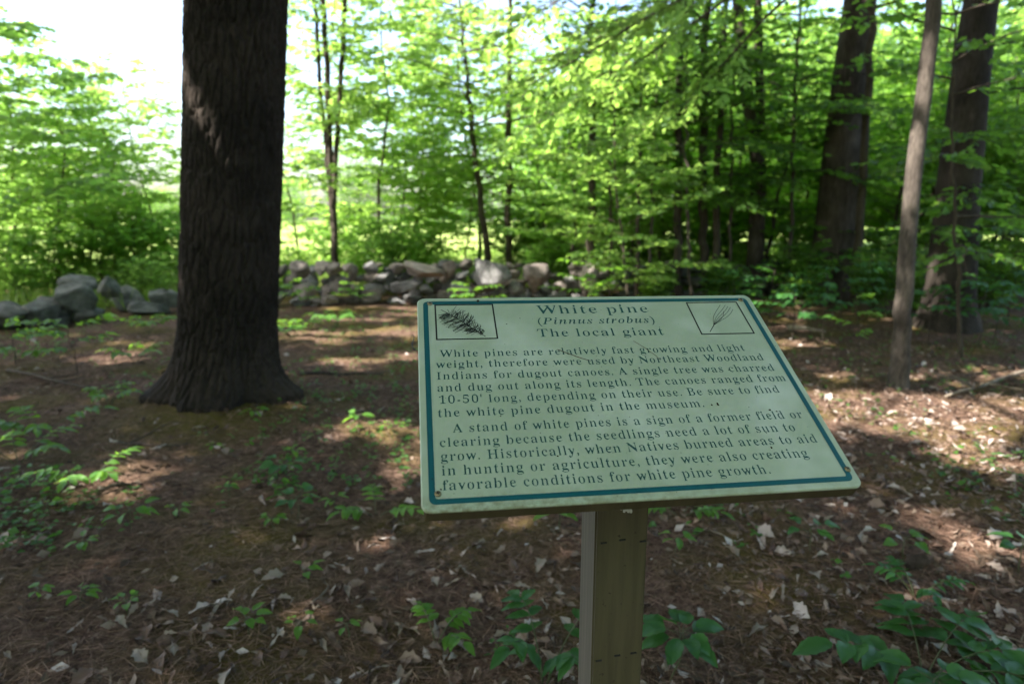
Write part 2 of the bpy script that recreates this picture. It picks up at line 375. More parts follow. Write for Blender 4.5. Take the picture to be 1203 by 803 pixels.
# ------------------------------------------------------------------ the big pine
rng = np.random.default_rng(11)
def pine():
    top = at_depth(281, 0, PINE[1]*.985)
    lean = (top-PINE)/(top[2]-PINE[2])
    e = thing('pine_tree', 'massive dark pine trunk with furrowed bark and flared roots, alone before the wall', 'tree', on(PINE))
    zs = np.concatenate([np.linspace(-.15, 3.4, 300), np.linspace(3.55, 19, 45)]); k = 260
    th = np.arange(k)*2*math.pi/k
    TH, ZZ = np.meshgrid(th, zs)
    R = np.interp(zs, [-.2, 0, .5, 1.2, 3, 10, 19], [.405, .393, .366, .358, .342, .25, .06])[:, None]*np.ones_like(TH)
    zc = np.maximum(ZZ, 0)
    lob = (.5+.5*np.cos(TH*5+1.0+.6*np.sin(TH*2)))
    fl = np.exp(-zc/.17)
    # strongest roots to the left and to the right, as seen from the clearing
    rl = np.exp(-((np.angle(np.exp(1j*(TH-math.pi*1.06))))/.45)**2); rr = np.exp(-((np.angle(np.exp(1j*(TH-math.pi*1.93))))/.38)**2)
    rf = np.exp(-((np.angle(np.exp(1j*(TH-math.pi*1.45))))/.5)**2)
    R += fl*(.05+.07*lob) + np.exp(-zc/.12)*(.15*rl+.16*rr) + .05*fl*rf - .03*np.exp(-zc/.25)*np.exp(-((np.angle(np.exp(1j*(TH-math.pi*1.72))))/.12)**2)
    R += .02*(fbm(np.cos(TH)*1.6, np.sin(TH)*1.6, ZZ*.6, seed=5, o=2)-.5)
    # bark plates; the angle wraps with a whole number of cells
    wx = (fbm(np.cos(TH)*5, np.sin(TH)*5, ZZ*3.0, seed=9, o=3)-.5)
    def plates(nc, vs_, seed):
        u = TH/(2*math.pi)*nc + wx*1.5; vv = ZZ*vs_ + wx*1.2
        ix = np.floor(u).astype(np.int64); iy = np.floor(vv).astype(np.int64); f1 = np.full(u.shape, 9.0); f2 = f1.copy()
        for a in (-1, 0, 1):
            for b_ in (-1, 0, 1):
                cx = ix+a + _h((ix+a) % nc, iy+b_, ix*0, seed); cy_ = iy+b_ + _h((ix+a) % nc, iy+b_, ix*0, seed+3)
                d = np.hypot(u-cx, vv-cy_); f2 = np.minimum(f2, np.maximum(f1, d)); f1 = np.minimum(f1, d)
        return smooth(.02, .34, f2-f1)
    R += (plates(46, 4.2, 1)-.6)*.022 + (plates(150, 11, 2)-.5)*.006 + (fbm(np.cos(TH)*22, np.sin(TH)*22, ZZ*18, seed=77, o=2)-.5)*.010
    V = np.stack([R*np.cos(TH)+lean[0]*ZZ, R*np.sin(TH)+lean[1]*ZZ, ZZ], -1)
    n = len(zs); i = np.arange(n-1)[:, None]*k; jj = np.arange(k)[None]; j2 = (jj+1) % k
    tr = MB(); tr.add(V, np.stack([i+jj, i+j2, i+k+j2, i+k+jj], -1))
    link('trunk', tr.mesh('pine_trunk', M['bark_pine']), e)
    return e, lean
PINE_T, PINE_LEAN = pine()

# crowns overhead: tall pine plus two oaks out of view to the left and behind, all shading the clearing
rng = np.random.default_rng(5)
CAN = [('pine', PINE[0], PINE[1]), ('oak', -12.5, .5), ('oak', -4.5, -5.0)]
def canopy():
    n = 120000
    gx_ = rng.uniform(-9, 13, n); gy_ = rng.uniform(-1.5, 13.5, n); h = rng.uniform(7.5, 14, n)
    # extra leaves added to keep direct sun off the sign
    gx_[:9000] = rng.uniform(.2, 1.9, 9000); gy_[:9000] = rng.uniform(.6, 2.0, 9000)
    op = open_sky(gx_, gy_)
    for ox, oy in ((.10, 0), (-.10, 0), (0, .10), (0, -.10)): op = np.maximum(op, open_sky(gx_+ox, gy_+oy))
    keep = rng.random(n) < 1-op
    px_, py_ = gx_ + SUN_H[0]*h*SHIFT, gy_ + SUN_H[1]*h*SHIFT
    keep &= ~((py_ > 9) & (h < 2.8+.32*py_))
    P = np.stack([px_, py_, h], -1)[keep]; n = len(P)
    own = np.argmin(np.stack([np.hypot(P[:, 0]-c[1], P[:, 1]-c[2])*(1 if c[0] == 'oak' else .8) for c in CAN]), 0)
    U = rng.normal(0, 1, (n, 3)); U[:, 2] *= .3; Nn = np.array([0, 0, 1.0]) + rng.normal(0, .45, (n, 3))
    L = rng.uniform(.16, .28, n)
    for c, (kind, x, y) in enumerate(CAN):
        sel = own == c
        if kind == 'pine': root = PINE_T; base = np.array(root.location)
        else:
            base = np.array([x, y, gz(x, y)])
            root = thing('oak_tree', 'tall oak beside the clearing whose crown shades the sign, outside the picture' if c == 1 else 'tall oak behind the viewer whose crown shades the near ground, outside the picture', 'tree', base)
            wd = MB(); tube(wd, wander(rng, (0, 0, -.1), (.3, .2, 12), 12, .05), np.linspace(.34, .1, 12), 12)
            for a in range(16):
                az = a*2.4; z = 6+a*.4
                tube(wd, limb_path(rng, np.array([.3*z/12, .2*z/12, z]), az, rng.uniform(3, 6), .45, .1), np.linspace(.09, .02, 6), 6)
            link('trunk', wd.mesh('oak_trunk', M['bark_dark']), root)
        cr = MB(); add_leaves(cr, P[sel]-base, U[sel], Nn[sel], L[sel], L[sel]*.68, 'oval')
        link('crown', cr.mesh(kind+'_crown', M['needle'] if kind == 'pine' else M['leaf_d'], False), root)
        if kind == 'pine':
            wd = MB()
            for a in range(26):
                z = 7+a*.4; az = a*2.4
                tube(wd, limb_path(rng, np.array([PINE_LEAN[0]*z, PINE_LEAN[1]*z, z]), az, rng.uniform(2.5, 6.5), .2, .12), np.linspace(.06, .015, 6), 6)
            link('limb', wd.mesh('pine_limbs', M['bark_pine']), root)
canopy()
def woodland():  # unseen wood, added to block low sky light from behind
    n = 60000; a = rng.uniform(math.radians(-195), math.radians(15), n); r = rng.uniform(9.5, 15, n); x = np.cos(a)*r; y = np.sin(a)*r*1.0 - 1; z = rng.uniform(.3, 13, n)
    gx_, gy_ = x-SUN_H[0]*z*SHIFT, y-SUN_H[1]*z*SHIFT; k = (rng.random(n) > open_sky(gx_, gy_)) & (fbm(x*.5, y*.5, z*.5, seed=33, o=2) > .42); x, y, z = x[k], y[k], z[k]; n = len(x)
    U = rng.normal(0, 1, (n, 3)); U[:, 2] *= .4; L = rng.uniform(.2, .34, n); mb = MB()
    add_leaves(mb, np.stack([x, y, z], -1), U, np.array([0, 0, .8])+rng.normal(0, .7, (n, 3)), L, L*.7, 'oval')
    for q in range(26):
        aa = math.radians(-195+210*(q+.5)/26); c = np.array([math.cos(aa)*12.5, math.sin(aa)*12.5-1, 0]); tube(mb, wander(rng, c+[0, 0, -.2], c+[0, 0, 13], 10, .06), np.linspace(.16, .04, 10), 8)
    tag(link('woodland', mb.mesh('woodland', M['leaf_d'], False)), 'added dense wood blocking low sky light behind the viewer, outside the picture', 'woodland', kind='stuff')
woodland()

# ------------------------------------------------------------------ dry stone walls
def stone_mesh(seed):
    import bmesh
    bm = bmesh.new(); bmesh.ops.create_icosphere(bm, subdivisions=4, radius=1)
    r = np.random.default_rng(seed)
    V = np.array([v.co[:] for v in bm.verts])
    for _ in range(16):
        nrm = unit(r.normal(0, 1, 3)); d = r.uniform(.46, .82)
        o = np.maximum(V @ nrm - d, 0); V -= o[:, None]*nrm*.97
    V *= 1 + .10*(fbm(V[:, 0]*1.6+seed, V[:, 1]*1.6, V[:, 2]*1.6, seed=seed, o=3)-.5)[:, None]*2
    V *= 1 + .05*(fbm(V[:, 0]*7+seed, V[:, 1]*7, V[:, 2]*7, seed=seed+9, o=3)-.5)[:, None]*2
    V /= np.abs(V).max(0)
    for v, c in zip(bm.verts, V): v.co = c
    me = bpy.data.meshes.new('stone'); bm.to_mesh(me); bm.free()
    me.polygons.foreach_set('use_smooth', np.ones(len(me.polygons), bool)); return me
def stone_mat(name, lo, mid, hi):
    m, t, b = mat(name); v = coords(t)
    oi = t.nodes.new('ShaderNodeObjectInfo'); va = N_(t, 'VectorMath', operation='ADD'); t.links.new(v, va.inputs[0]); t.links.new(oi.outputs['Location'], va.inputs[1]); v = va.outputs[0]
    n1 = noise(t, v, 2.2, 7, .65); n2 = noise(t, v, 9, 5, .7)
    c = ramp(t, n1, [(.3, lo), (.5, mid), (.7, hi)])
    mx = N_(t, 'Mix', data_type='RGBA'); t.links.new(ramp(t, n2, [(.52, (0, 0, 0)), (.66, (.7, .7, .7))]), mx.inputs['Factor'])
    t.links.new(c, mx.inputs['A']); mx.inputs['B'].default_value = (.10, .12, .07, 1)
    hs = N_(t, 'HueSaturation'); mr = N_(t, 'MapRange'); t.links.new(oi.outputs['Random'], mr.inputs[0]); mr.inputs[3].default_value = .6; mr.inputs[4].default_value = 1.35
    t.links.new(mr.outputs[0], hs.inputs['Value']); t.links.new(mx.outputs['Result'], hs.inputs['Color'])
    t.links.new(hs.outputs[0], b.inputs['Base Color']); b.inputs['Roughness'].default_value = .9; b.inputs['Specular IOR Level'].default_value = .2
    bump(t, b, n2, .6, .05); return m
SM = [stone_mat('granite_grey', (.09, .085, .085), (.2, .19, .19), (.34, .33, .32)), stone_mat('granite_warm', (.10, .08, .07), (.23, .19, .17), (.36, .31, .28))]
SM.append(stone_mat('granite_shade', (.04, .042, .036), (.095, .095, .085), (.17, .168, .155)))  # darker granite copy: shade on the left and right walls put into the colour
STONES = []
for s in range(10):
    me = stone_mesh(s+1); me.materials.append(SM[s % 2]); STONES.append(me)
rng = np.random.default_rng(21)
def stone(root, p, s, rz=None, tilt=.25):
    o = link('stone', STONES[rng.integers(10)], root, np.asarray(p)-np.array(root.location), (rng.normal(0, tilt), rng.normal(0, tilt), rng.uniform(0, 6.28) if rz is None else rz), s)
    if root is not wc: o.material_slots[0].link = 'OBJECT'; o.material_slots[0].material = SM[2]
    return o
def wall_run(root, x0, x1, big, courses, rise):
    n = 0
    for c in range(courses):
        x = x0 + rng.uniform(0, .2)
        while x < x1 and n < 98:
            w = rng.uniform(.5, 1.1)*big*(1-.12*c); y = wall_y(x) + rng.normal(0, .08) + .06*c
            hh = w*rng.uniform(.42, .62)
            z = gz(x, y) + hh*.36 + c*rise - .03
            if c < courses-1 or rng.random() < .78:
                stone(root, (x, y, z), (w*.55, w*rng.uniform(.4, .55), hh*.52), rng.normal(0, .5)); n += 1
            x += w*.76
    return n
xl = at_ground(-140, 392)[0], at_ground(214, 362)[0], at_ground(720, 350)[0], at_ground(1330, 336)[0]
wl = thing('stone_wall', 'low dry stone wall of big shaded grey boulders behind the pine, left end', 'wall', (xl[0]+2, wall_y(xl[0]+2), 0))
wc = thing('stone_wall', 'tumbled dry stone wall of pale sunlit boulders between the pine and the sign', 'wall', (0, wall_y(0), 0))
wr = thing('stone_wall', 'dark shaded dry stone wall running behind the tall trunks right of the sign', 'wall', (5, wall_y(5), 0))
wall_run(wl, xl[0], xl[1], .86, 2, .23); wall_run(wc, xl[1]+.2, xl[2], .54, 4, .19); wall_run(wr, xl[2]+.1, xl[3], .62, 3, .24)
def at_wall(px, py, dy=-.2):
    d = ray(px, py); Yw = 10.0
    for _ in range(8): Yw = wall_y(d[0]/d[1]*Yw) + dy
    return at_depth(px, py, Yw)
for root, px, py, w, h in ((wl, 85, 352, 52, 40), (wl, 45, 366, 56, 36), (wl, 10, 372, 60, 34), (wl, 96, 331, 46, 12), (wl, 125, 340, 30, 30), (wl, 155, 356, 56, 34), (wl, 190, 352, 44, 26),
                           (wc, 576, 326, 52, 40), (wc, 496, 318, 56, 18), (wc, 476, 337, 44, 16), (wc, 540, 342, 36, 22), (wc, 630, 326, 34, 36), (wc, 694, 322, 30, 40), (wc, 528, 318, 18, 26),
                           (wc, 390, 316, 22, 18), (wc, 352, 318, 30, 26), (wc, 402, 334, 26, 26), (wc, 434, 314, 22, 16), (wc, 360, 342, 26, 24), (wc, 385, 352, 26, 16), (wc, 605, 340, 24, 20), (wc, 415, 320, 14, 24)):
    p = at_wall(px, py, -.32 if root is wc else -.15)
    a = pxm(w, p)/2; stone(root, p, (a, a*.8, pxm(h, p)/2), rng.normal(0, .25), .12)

# ------------------------------------------------------------------ trees with trunks one can tell apart
def placed_trunk(wood, rng, base, pts, r0, r1, H, k=14, flare=.5, wob=.02, n=26):
    """trunk through the points pts (world), carried on upward to height H; base-relative"""
    Q = [np.array(base)] + [np.asarray(p) for p in pts]
    d = unit(Q[-1]-Q[-2]); d = unit(d + np.array([0, 0, .6])); Q.append(Q[-1] + d*max(.5, (H-Q[-1][2])/max(d[2], .3)))
    Q = np.array(Q) - np.array(base)
    cum = np.concatenate([[0], np.cumsum(np.linalg.norm(np.diff(Q, axis=0), axis=1))]); s = np.concatenate([np.linspace(0, min(.8, cum[-1]*.2), 8)[:-1], np.linspace(min(.8, cum[-1]*.2), cum[-1], n)])
    P = np.stack([np.interp(s, cum, Q[:, a]) for a in range(3)], -1)
    ker = np.ones(3)/3
    for _ in range(2):
        P[1:-1] = (P[:-2]+P[1:-1]*2+P[2:])/4
    P[2:-1, :2] += rng.normal(0, wob, (len(P)-3, 2))*.6
    vis = cum[-2]
    R = np.interp(s, [0, vis, cum[-1]], [r0, r1, r1*.3])*(1+flare*np.exp(-s/.22))
    P[0, 2] -= .12
    tube(wood, P, R, k); return P
def high_crown(rng, wood, base_P, zlo, zhi, rad, n, size):
    """limbs and leaves above the visible height"""
    lv = Leaves()
    for a in range(14):
        z = zlo + (zhi-zlo)*a/14
        i = np.argmin(np.abs(base_P[:, 2]-z)); L = rad*rng.uniform(.6, 1.1)*(1-.4*a/14)
        spray(rng, wood, lv, limb_path(rng, base_P[i], a*2.4+rng.normal(0, .3), L, .35), min(.03, .011*rad), .22, 1.1, .09)
    return lv
rng = np.random.default_rng(31)
def tall_tree(label, base_px, base_py, Yd, w0, via, w1, bark, H=13, zlo=5.2, rad=3.4, low=(), name='maple_tree', leaf='leaf_d', extra=None, flare=.5, wob=.008):
    base = at_ground(base_px, base_py) if Yd is None else at_depth(base_px, base_py, Yd)
    base = np.array(on(base)); Yd = base[1]
    pts = [at_depth(x, y, Yd) for x, y in via]
    e = thing(name, label, 'tree', base)
    wd = MB(); P = placed_trunk(wd, rng, base, pts, pxm(w0, base)/2, pxm(w1, pts[-1])/2, H, flare=flare, wob=wob)
    if extra: extra(wd, base, Yd)
    w2 = wd; lv = high_crown(rng, w2, P, zlo, H, rad, 0, .12)
    for (z, az, L, up) in low:
        i = np.argmin(np.abs(P[:, 2]-z)); spray(rng, w2, lv, limb_path(rng, P[i], az, L, up), .014, .11, .75, .05)
    link('trunk', wd.mesh(name+'_trunk', M[bark]), e)
    link('crown', lv.build(rng, .12, 'lobed', base=base).mesh(name+'_crown', M[leaf], False), e)
    return e
pi = math.pi
def fork(wd, base, Yd):
    p = [at_depth(x, y, Yd)-base for x, y in ((893, 190), (893, 120), (890, 0))]; p.append(p[-1]+np.array([-.1, 0, 3]))
    tube(wd, np.array(p), [pxm(6, base), pxm(5, base), pxm(4.2, base), .03], 10)
tall_tree('dark forked tree with two stems parting at mid height, left of the thick trunk', 884, 346, None, 20, ((894, 190), (874, 100), (866, 0)), 13, 'bark_dark',
          low=[(1.9, 2.6, 2.2, .15), (2.6, .3, 2.0, .1), (3.4, 1.2, 2.2, .1)], extra=fork, name='maple_tree')
tall_tree('thick dark trunk with a slim stem growing against its right side', 974, 350, None, 50, ((992, 150), (1010, 0)), 36, 'bark_dark',
          low=[(2.4, -1.0, 2.2, .1), (3.2, -2.2, 2.4, .1), (3.8, -1.4, 2.6, .05), (2.8, .2, 2.4, .1), (4.4, 0.6, 2.6, .0)], flare=.75, name='oak_tree', H=16)
tall_tree('slim stem hugging the right flank of the thick dark trunk', 1004, 356, None, 10, ((1016, 160), (1027, 0)), 8, 'twig', H=9, rad=2, zlo=4.8, low=[(2.0, -.9, 1.3, .1), (3.0, -1.6, 1.7, .1)], flare=.2, wob=.035)
tall_tree('tall grey brown trunk with broad base at the right, beyond the slender pale tree', 1112, 382, None, 52, ((1134, 130), (1152, 0)), 36, 'bark_oak',
          low=[(2.6, -2.2, 2.0, .1), (2.0, -1.9, 1.6, 0), (3.0, -.6, 2.2, .1), (3.4, -1.4, 2.4, .0), (1.4, -2.6, 1.2, .1), (1.2, -.8, 1.2, .1)], flare=.5, name='oak_tree', H=15)
# the slender pale tree, with long limbs that hang over the clearing
SL = np.array(on(at_ground(1055, 453)))
def slender():
    e = thing('slender_tree', 'slender pale barked tree dappled with sun, its long leafy limb hanging left over the sign', 'tree', SL)
    wd = MB(); P = placed_trunk(wd, rng, SL, [at_depth(1064, 330, SL[1]), at_depth(1072, 200, SL[1]), at_depth(1090, 80, SL[1]*1.0), at_depth(1097, 0, SL[1])], pxm(19, SL)/2, pxm(15, SL)/2, 8, flare=.35, wob=.010)
    w2, lv = wd, Leaves()
    def hang(z, pts, step=.065, tl=.85, r=.022):
        i = np.argmin(np.abs(P[:, 2]-z)); Q = np.array([P[i]] + [at_depth(*p)-SL for p in pts])
        cum = np.concatenate([[0], np.cumsum(np.linalg.norm(np.diff(Q, axis=0), axis=1))]); s = np.linspace(0, cum[-1], 14)
        Pp = np.stack([np.interp(s, cum, Q[:, a]) for a in range(3)], -1)
        for _ in range(2): Pp[1:-1] = (Pp[:-2]+2*Pp[1:-1]+Pp[2:])/4
        spray(rng, w2, lv, Pp, r, step, tl, .04, start=.46)
    hang(3.5, ((900, -40, 5.6), (785, 2, 5.9), (690, 65, 6.2), (620, 100, 6.5)))
    hang(3.9, ((920, -100, 5.8), (760, -60, 6.6), (640, 10, 7.2), (560, 60, 7.6)), tl=.9)
    hang(3.7, ((930, -60, 6.2), (800, 40, 7.2), (690, 110, 7.8), (590, 170, 8.0)), tl=.9)
    hang(3.3, ((940, -30, 6.3), (840, 90, 7.4), (760, 150, 7.8), (690, 200, 8.0)), tl=.8)
    hang(4.2, ((900, -150, 6.4), (720, -70, 7.4), (600, -20, 8.0), (530, 20, 8.4)), tl=.9)
    hang(4.4, ((950, -100, 6.4), (820, -20, 7.6), (740, 30, 8.2), (660, 60, 8.6)), tl=.9)
    for a in range(9): spray(rng, w2, lv, limb_path(rng, P[np.argmin(np.abs(P[:, 2]-(4.3+a*.4)))], a*2.4+.5, rng.uniform(1.5, 2.6), .3), .02, .16, .7, .07)
    link('trunk', wd.mesh('slender_trunk', M['bark_grey']), e)
    link('crown', lv.build(rng, .105, 'lobed', base=SL).mesh('slender_crown', M['leaf_b'], False), e)
slender()
# slim trunks among the understory
LOWL = [(1.6, 2.4, 1.5, .1), (2.2, -.4, 1.6, .05), (2.6, -2.6, 1.8, .05), (3.1, .9, 1.8, .05), (3.5, 3.4, 1.8, .05), (3.9, -1.5, 1.8, .1), (1.9, -1.6, 1.4, .0), (2.9, -1.2, 1.6, .0)]
tall_tree('slim dark trunk with a broken side stub, rising behind the title of the sign', 692, 352, None, 10, ((696, 200), (696, 85)), 8, 'twig', H=7, zlo=3.8, rad=2, low=LOWL[:6], flare=.2, wob=.035)
tall_tree('slim trunk just beyond the stones, right of the pale boulder', 598, 318, 14.2, 8, ((597, 230), (598, 140)), 7, 'twig', H=8, zlo=3.5, rad=2.2, low=LOWL[2:6], flare=.2, leaf='leaf_b', wob=.035)
tall_tree('leaning slim trunk beyond the pale boulder in the wall', 576, 316, 14.0, 9, ((566, 240), (560, 200)), 7, 'twig', H=6, zlo=3.2, rad=2, low=LOWL[1:4], flare=.2, leaf='leaf_b', wob=.035)
tall_tree('straight slim dark trunk rising behind the right picture on the sign', 797, 350, None, 10, ((797, 220), (799, 90)), 8, 'bark_dark', H=8, zlo=3.6, rad=2, low=LOWL, flare=.2, wob=.035)
tall_tree('slim trunk standing close beside a twin, its bark brown in the shade', 826, 348, None, 11, ((826, 200), (828, 80)), 9, 'bark_dark', H=8, zlo=3.6, rad=2, low=LOWL[1:7], flare=.2, wob=.035)
tall_tree('slim greyish trunk, the right one of two close together', 842, 350, None, 9, ((843, 200), (848, 60)), 7, 'twig', H=8, zlo=3.4, rad=2, low=LOWL[2:8], flare=.2, wob=.035)
tall_tree('thin bare pole sapling right of the broken stub trunk', 717, 352, None, 4, ((717, 250), (720, 150)), 3, 'twig', H=5, zlo=3.2, rad=1.2, low=LOWL[:2], flare=.1, wob=.03)
tall_tree('thin pole sapling above the word pine on the sign', 748, 354, None, 5, ((750, 240), (752, 150)), 4, 'twig', H=6, zlo=3.2, rad=1.5, low=LOWL[1:4], flare=.1, wob=.03)
tall_tree('very thin pale sapling leaning right, between pole saplings', 761, 352, None, 3.5, ((765, 250), (768, 160)), 3, 'bark_grey', H=5, zlo=3, rad=1.2, low=LOWL[3:5], flare=.1, wob=.03)
tall_tree('thin sapling between the straight slim trunk and the twins', 811, 356, None, 4, ((809, 260), (806, 180)), 3, 'bark_grey', H=5, zlo=3, rad=1.2, low=LOWL[2:4], flare=.1, wob=.03)
tall_tree('thin sapling left of the forked tree', 858, 352, None, 4, ((858, 250), (860, 150)), 3, 'twig', H=5, zlo=3, rad=1.2, low=LOWL[4:6], flare=.1, wob=.03)
tall_tree('thin sapling between the forked tree and the thick trunk', 926, 352, None, 5, ((930, 220), (934, 120)), 4, 'twig', H=6, zlo=2.6, rad=1.5, low=LOWL[:5], flare=.1, wob=.03)
tall_tree('thin leaning sapling right of the slender pale tree', 1130, 420, None, 5, ((1124, 300), (1118, 200)), 3, 'twig', H=4.5, zlo=2.8, rad=1.2, low=[(1.2, -1.9, .9, .1), (1.6, -.3, .9, .1), (2.2, -2.4, 1.0, .1)], flare=.1, wob=.03)

# ------------------------------------------------------------------ woodland beyond the wall
rng = np.random.default_rng(77)
PR = {}
PR['layered'] = make_proto('layered_maple', *understory(rng, 5.6, .045, 1.0, 42, 2.3, .135), M['twig'], M['leaf_a'])
PR['pale'] = make_proto('pale_maple', *understory(rng, 5.2, .04, .8, 42, 2.1, .135, prof='oval'), M['twig'], M['leaf_b'])
PR['multi'] = make_proto('clump', *understory(rng, 6.2, .05, 1.5, 72, 1.7, .13, lean=.05, stems=3, prof='oval', up=.7), M['bark_dark'], M['leaf_b'])
PR['deep'] = make_proto('deep_maple', *understory(rng, 5.4, .05, .9, 54, 2.4, .14), M['bark_dark'], M['leaf_d'])
PR['shrub'] = make_proto('shrub', *understory(rng, 1.7, .018, .15, 70, 1.0, .12, stems=5, lean=.12, prof='oval', up=.8, twig_len=.35, twig_step=.1), M['twig'], M['leaf_a'])
PR['brush'] = make_proto('brush', *understory(rng, 1.1, .014, .1, 46, .8, .11, stems=4, lean=.15, prof='oval', up=.7, twig_len=.3, twig_step=.1), M['twig'], M['leaf_b'])
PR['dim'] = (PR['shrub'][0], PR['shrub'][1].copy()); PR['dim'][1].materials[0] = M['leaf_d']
def far_tree(rng, H, rad, n, leaf):
    wd = MB(); P = wander(rng, (0, 0, -.2), (0, 0, H*.9), 10, .06); tube(wd, P, np.linspace(.2, .04, 10), 8)
    cl = []
    for a in range(26):
        z = H*(.22+.72*a/26); r = rad*math.sqrt(max(.05, 1-((z-H*.55)/(H*.5))**2)); az = a*2.4
        c = np.array([math.cos(az)*r*.72, math.sin(az)*r*.72, z]); cl.append((c, r*.45+.35))
        tube(wd, limb_path(rng, np.array([0, 0, z*.85]), az, r*.9, .3, .1), np.linspace(.05, .01, 6), 4)
    Ps = np.concatenate([c + rng.normal(0, 1, (n//26, 3))*np.array([s, s, s*.6])*.6 for c, s in cl]); k = len(Ps)
    U = rng.normal(0, 1, (k, 3)); U[:, 2] *= .5; mb = MB(); L = leaf*rng.uniform(.6, 1.3, k)
    add_leaves(mb, Ps, U, np.array([0, 0, 1.0])+rng.normal(0, .6, (k, 3)), L, L*.65, 'oval'); return wd, mb
PR['far'] = make_proto('far_tree', *far_tree(rng, 9, 3.2, 7000, .26), M['bark_dark'], M['leaf_f'])
PR['far2'] = make_proto('far_oak', *far_tree(rng, 8, 3.8, 7000, .28), M['bark_dark'], M['leaf_a'])

def plant_tree(kind, px, Yd, sc, label, name='sapling', cat='tree', group=None, rz=None):
    p = at_depth(px, 300, Yd); p = np.array(on(p))
    pa, pb = ('stem', 'foliage') if kind in ('shrub', 'brush', 'dim') else ('trunk', 'crown')
    return tree_from(PR[kind], name, label, cat, p, rng.uniform(0, 6.28) if rz is None else rz, sc, group, pa, pb)
def clump():
    base = np.array(on(at_depth(392, 300, 12.8))); e = thing('sapling', 'three stemmed clump of slim dark trunks right of the pine', 'tree', base, 0, 'saplings beyond the wall')
    wd, lv = MB(), Leaves()
    for k, (q, w) in enumerate(((((386, 250), (374, 130), (364, 0)), 6), (((390, 220), (386, 100), (380, 0)), 8), (((398, 230), (406, 110), (413, 0)), 7))):
        b0 = base+np.array([(k-1)*.08, .05*k, 0]); P = placed_trunk(wd, rng, b0, [at_depth(x, y, base[1]) for x, y in q], pxm(w, base)/2, pxm(w*.7, base)/2, 8, 8, .3, .02); P = P+(b0-base)
        for a in range(17):
            z = rng.uniform(1.2, 7); spray(rng, wd, lv, limb_path(rng, P[np.argmin(np.abs(P[:, 2]-z))], a*2.4+k, rng.uniform(.9, 1.7), .5), .009, .11, .6, .055)
    link('trunk', wd.mesh('clump_trunk', M['bark_dark']), e); link('crown', lv.build(rng, .13, 'lobed').mesh('clump_crown', M['leaf_b'], False), e)
clump()
G1 = 'saplings beyond the wall'
for a in [('layered', -40, 11.5, 1.3, 'leafy maple at the left edge, its crown running out of the picture'),
          ('pale', 20, 13.5, 1.0, 'maple sapling in the far left corner behind the boulders'),
          ('layered', 62, 12.2, .78, 'maple sapling with layered sprays just left of the tilted boulder'),
          ('layered', 104, 14.5, .82, 'sapling with a straight dark stem above the biggest left boulder'),
          ('pale', 140, 14.0, .80, 'short pale green sapling over the low stones left of the pine'),
          ('pale', 185, 15.5, .95, 'sapling with spreading layers close to the left side of the pine'),
          ('pale', 5, 17.5, 1.0, 'pale tall sapling glimpsed behind the far left maple'),
          ('pale', 90, 20, .8, 'pale small tree behind the left saplings at the meadow edge'),
          ('pale', 350, 16.5, .9, 'pale sapling peeping out right of the pine trunk'),
          ('pale', 470, 16.0, .78, 'pale sunlit sapling between the three stemmed clump and the sign'),
          ('layered', 520, 18, .9, 'sunlit sapling beyond the slab topped stones'),
          ('pale', 640, 15.0, .95, 'bright sapling behind the wall above the left part of the title'),
          ('layered', 735, 14.0, 1.0, 'layered sapling behind the thin poles above the title'),
          ('layered', 780, 13.5, .9, 'green sapling behind the straight slim trunk'),
          ('layered', 850, 15.0, 1.05, 'leafy maple filling the gap behind the twin trunks'),
          ('layered', 930, 16.0, 1.05, 'maple behind the gap between the forked tree and the thick trunk'),
          ('deep', 1050, 13.5, 1.0, 'dark maple behind the slender pale tree'),
          ('layered', 1090, 17.5, 1.1, 'lit maple in the gap between the two right trunks'),
          ('deep', 1190, 12.5, 1.0, 'dark maple at the right edge beyond the wall'),
          ('layered', 1240, 16, 1.1, 'maple whose branches reach in at the right edge'),
          ('deep', 1000, 19, 1.1, 'dark maple far behind the thick trunk'),
          ('layered', 860, 21, 1.2, 'tall sapling at the meadow edge far behind the forked tree'),
          ('pale', -70, 15, 1.15, 'pale maple outside the left edge with branches reaching in'),
          ('layered', 130, 17.5, .72, 'dense low maple at the meadow edge left of the pine'),
          ('pale', 550, 15.5, .62, 'short pale sapling above the biggest pale boulder'),
          ('layered', 700, 17.5, 1.2, 'maple behind the broken stub trunk'),
          ('layered', 670, 12.6, .8, 'layered sapling leaning over the wall behind the title'),
          ('pale', 735, 8.9, .66, 'bright low maple sapling before the wall, behind the title of the sign'),
          ('layered', 820, 18, 1.25, 'lit maple behind the twin trunks'),
          ('deep', 905, 12.8, .95, 'dark sapling just behind the forked tree'),
          ('layered', 965, 20, 1.3, 'lit maple at the meadow edge behind the thick trunk'),
          ('deep', 1120, 14.5, 1.1, 'dark maple behind the broad based trunk'),
          ('layered', 1160, 18.5, 1.3, 'lit maple at the meadow edge near the right side'),
          ('deep', 1225, 10.8, .9, 'dark sapling in front of the wall at the right edge'),
          ('pale', 445, 14.5, 1.18, 'tall pale maple leaning over the bright gap right of the clump'),
          ('pale', 495, 16.5, 1.25, 'tall pale maple behind the bright gap left of the overhanging limb'),
          ('pale', 560, 17.5, 1.4, 'tall bright maple behind the leaning slim trunk'),
          ('layered', 780, 16.5, 1.5, 'tall maple filling the gap above the right picture of the sign'),
          ('layered', 1070, 15.5, 1.45, 'tall maple between the thick trunk and the broad trunk'),
          ('pale', 900, 17, 1.5, 'tall pale maple glowing behind the forked tree'),
          ('pale', 1200, 16.5, 1.5, 'tall pale maple glowing at the right edge')]:
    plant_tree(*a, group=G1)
G2 = 'shrubs along the wall'
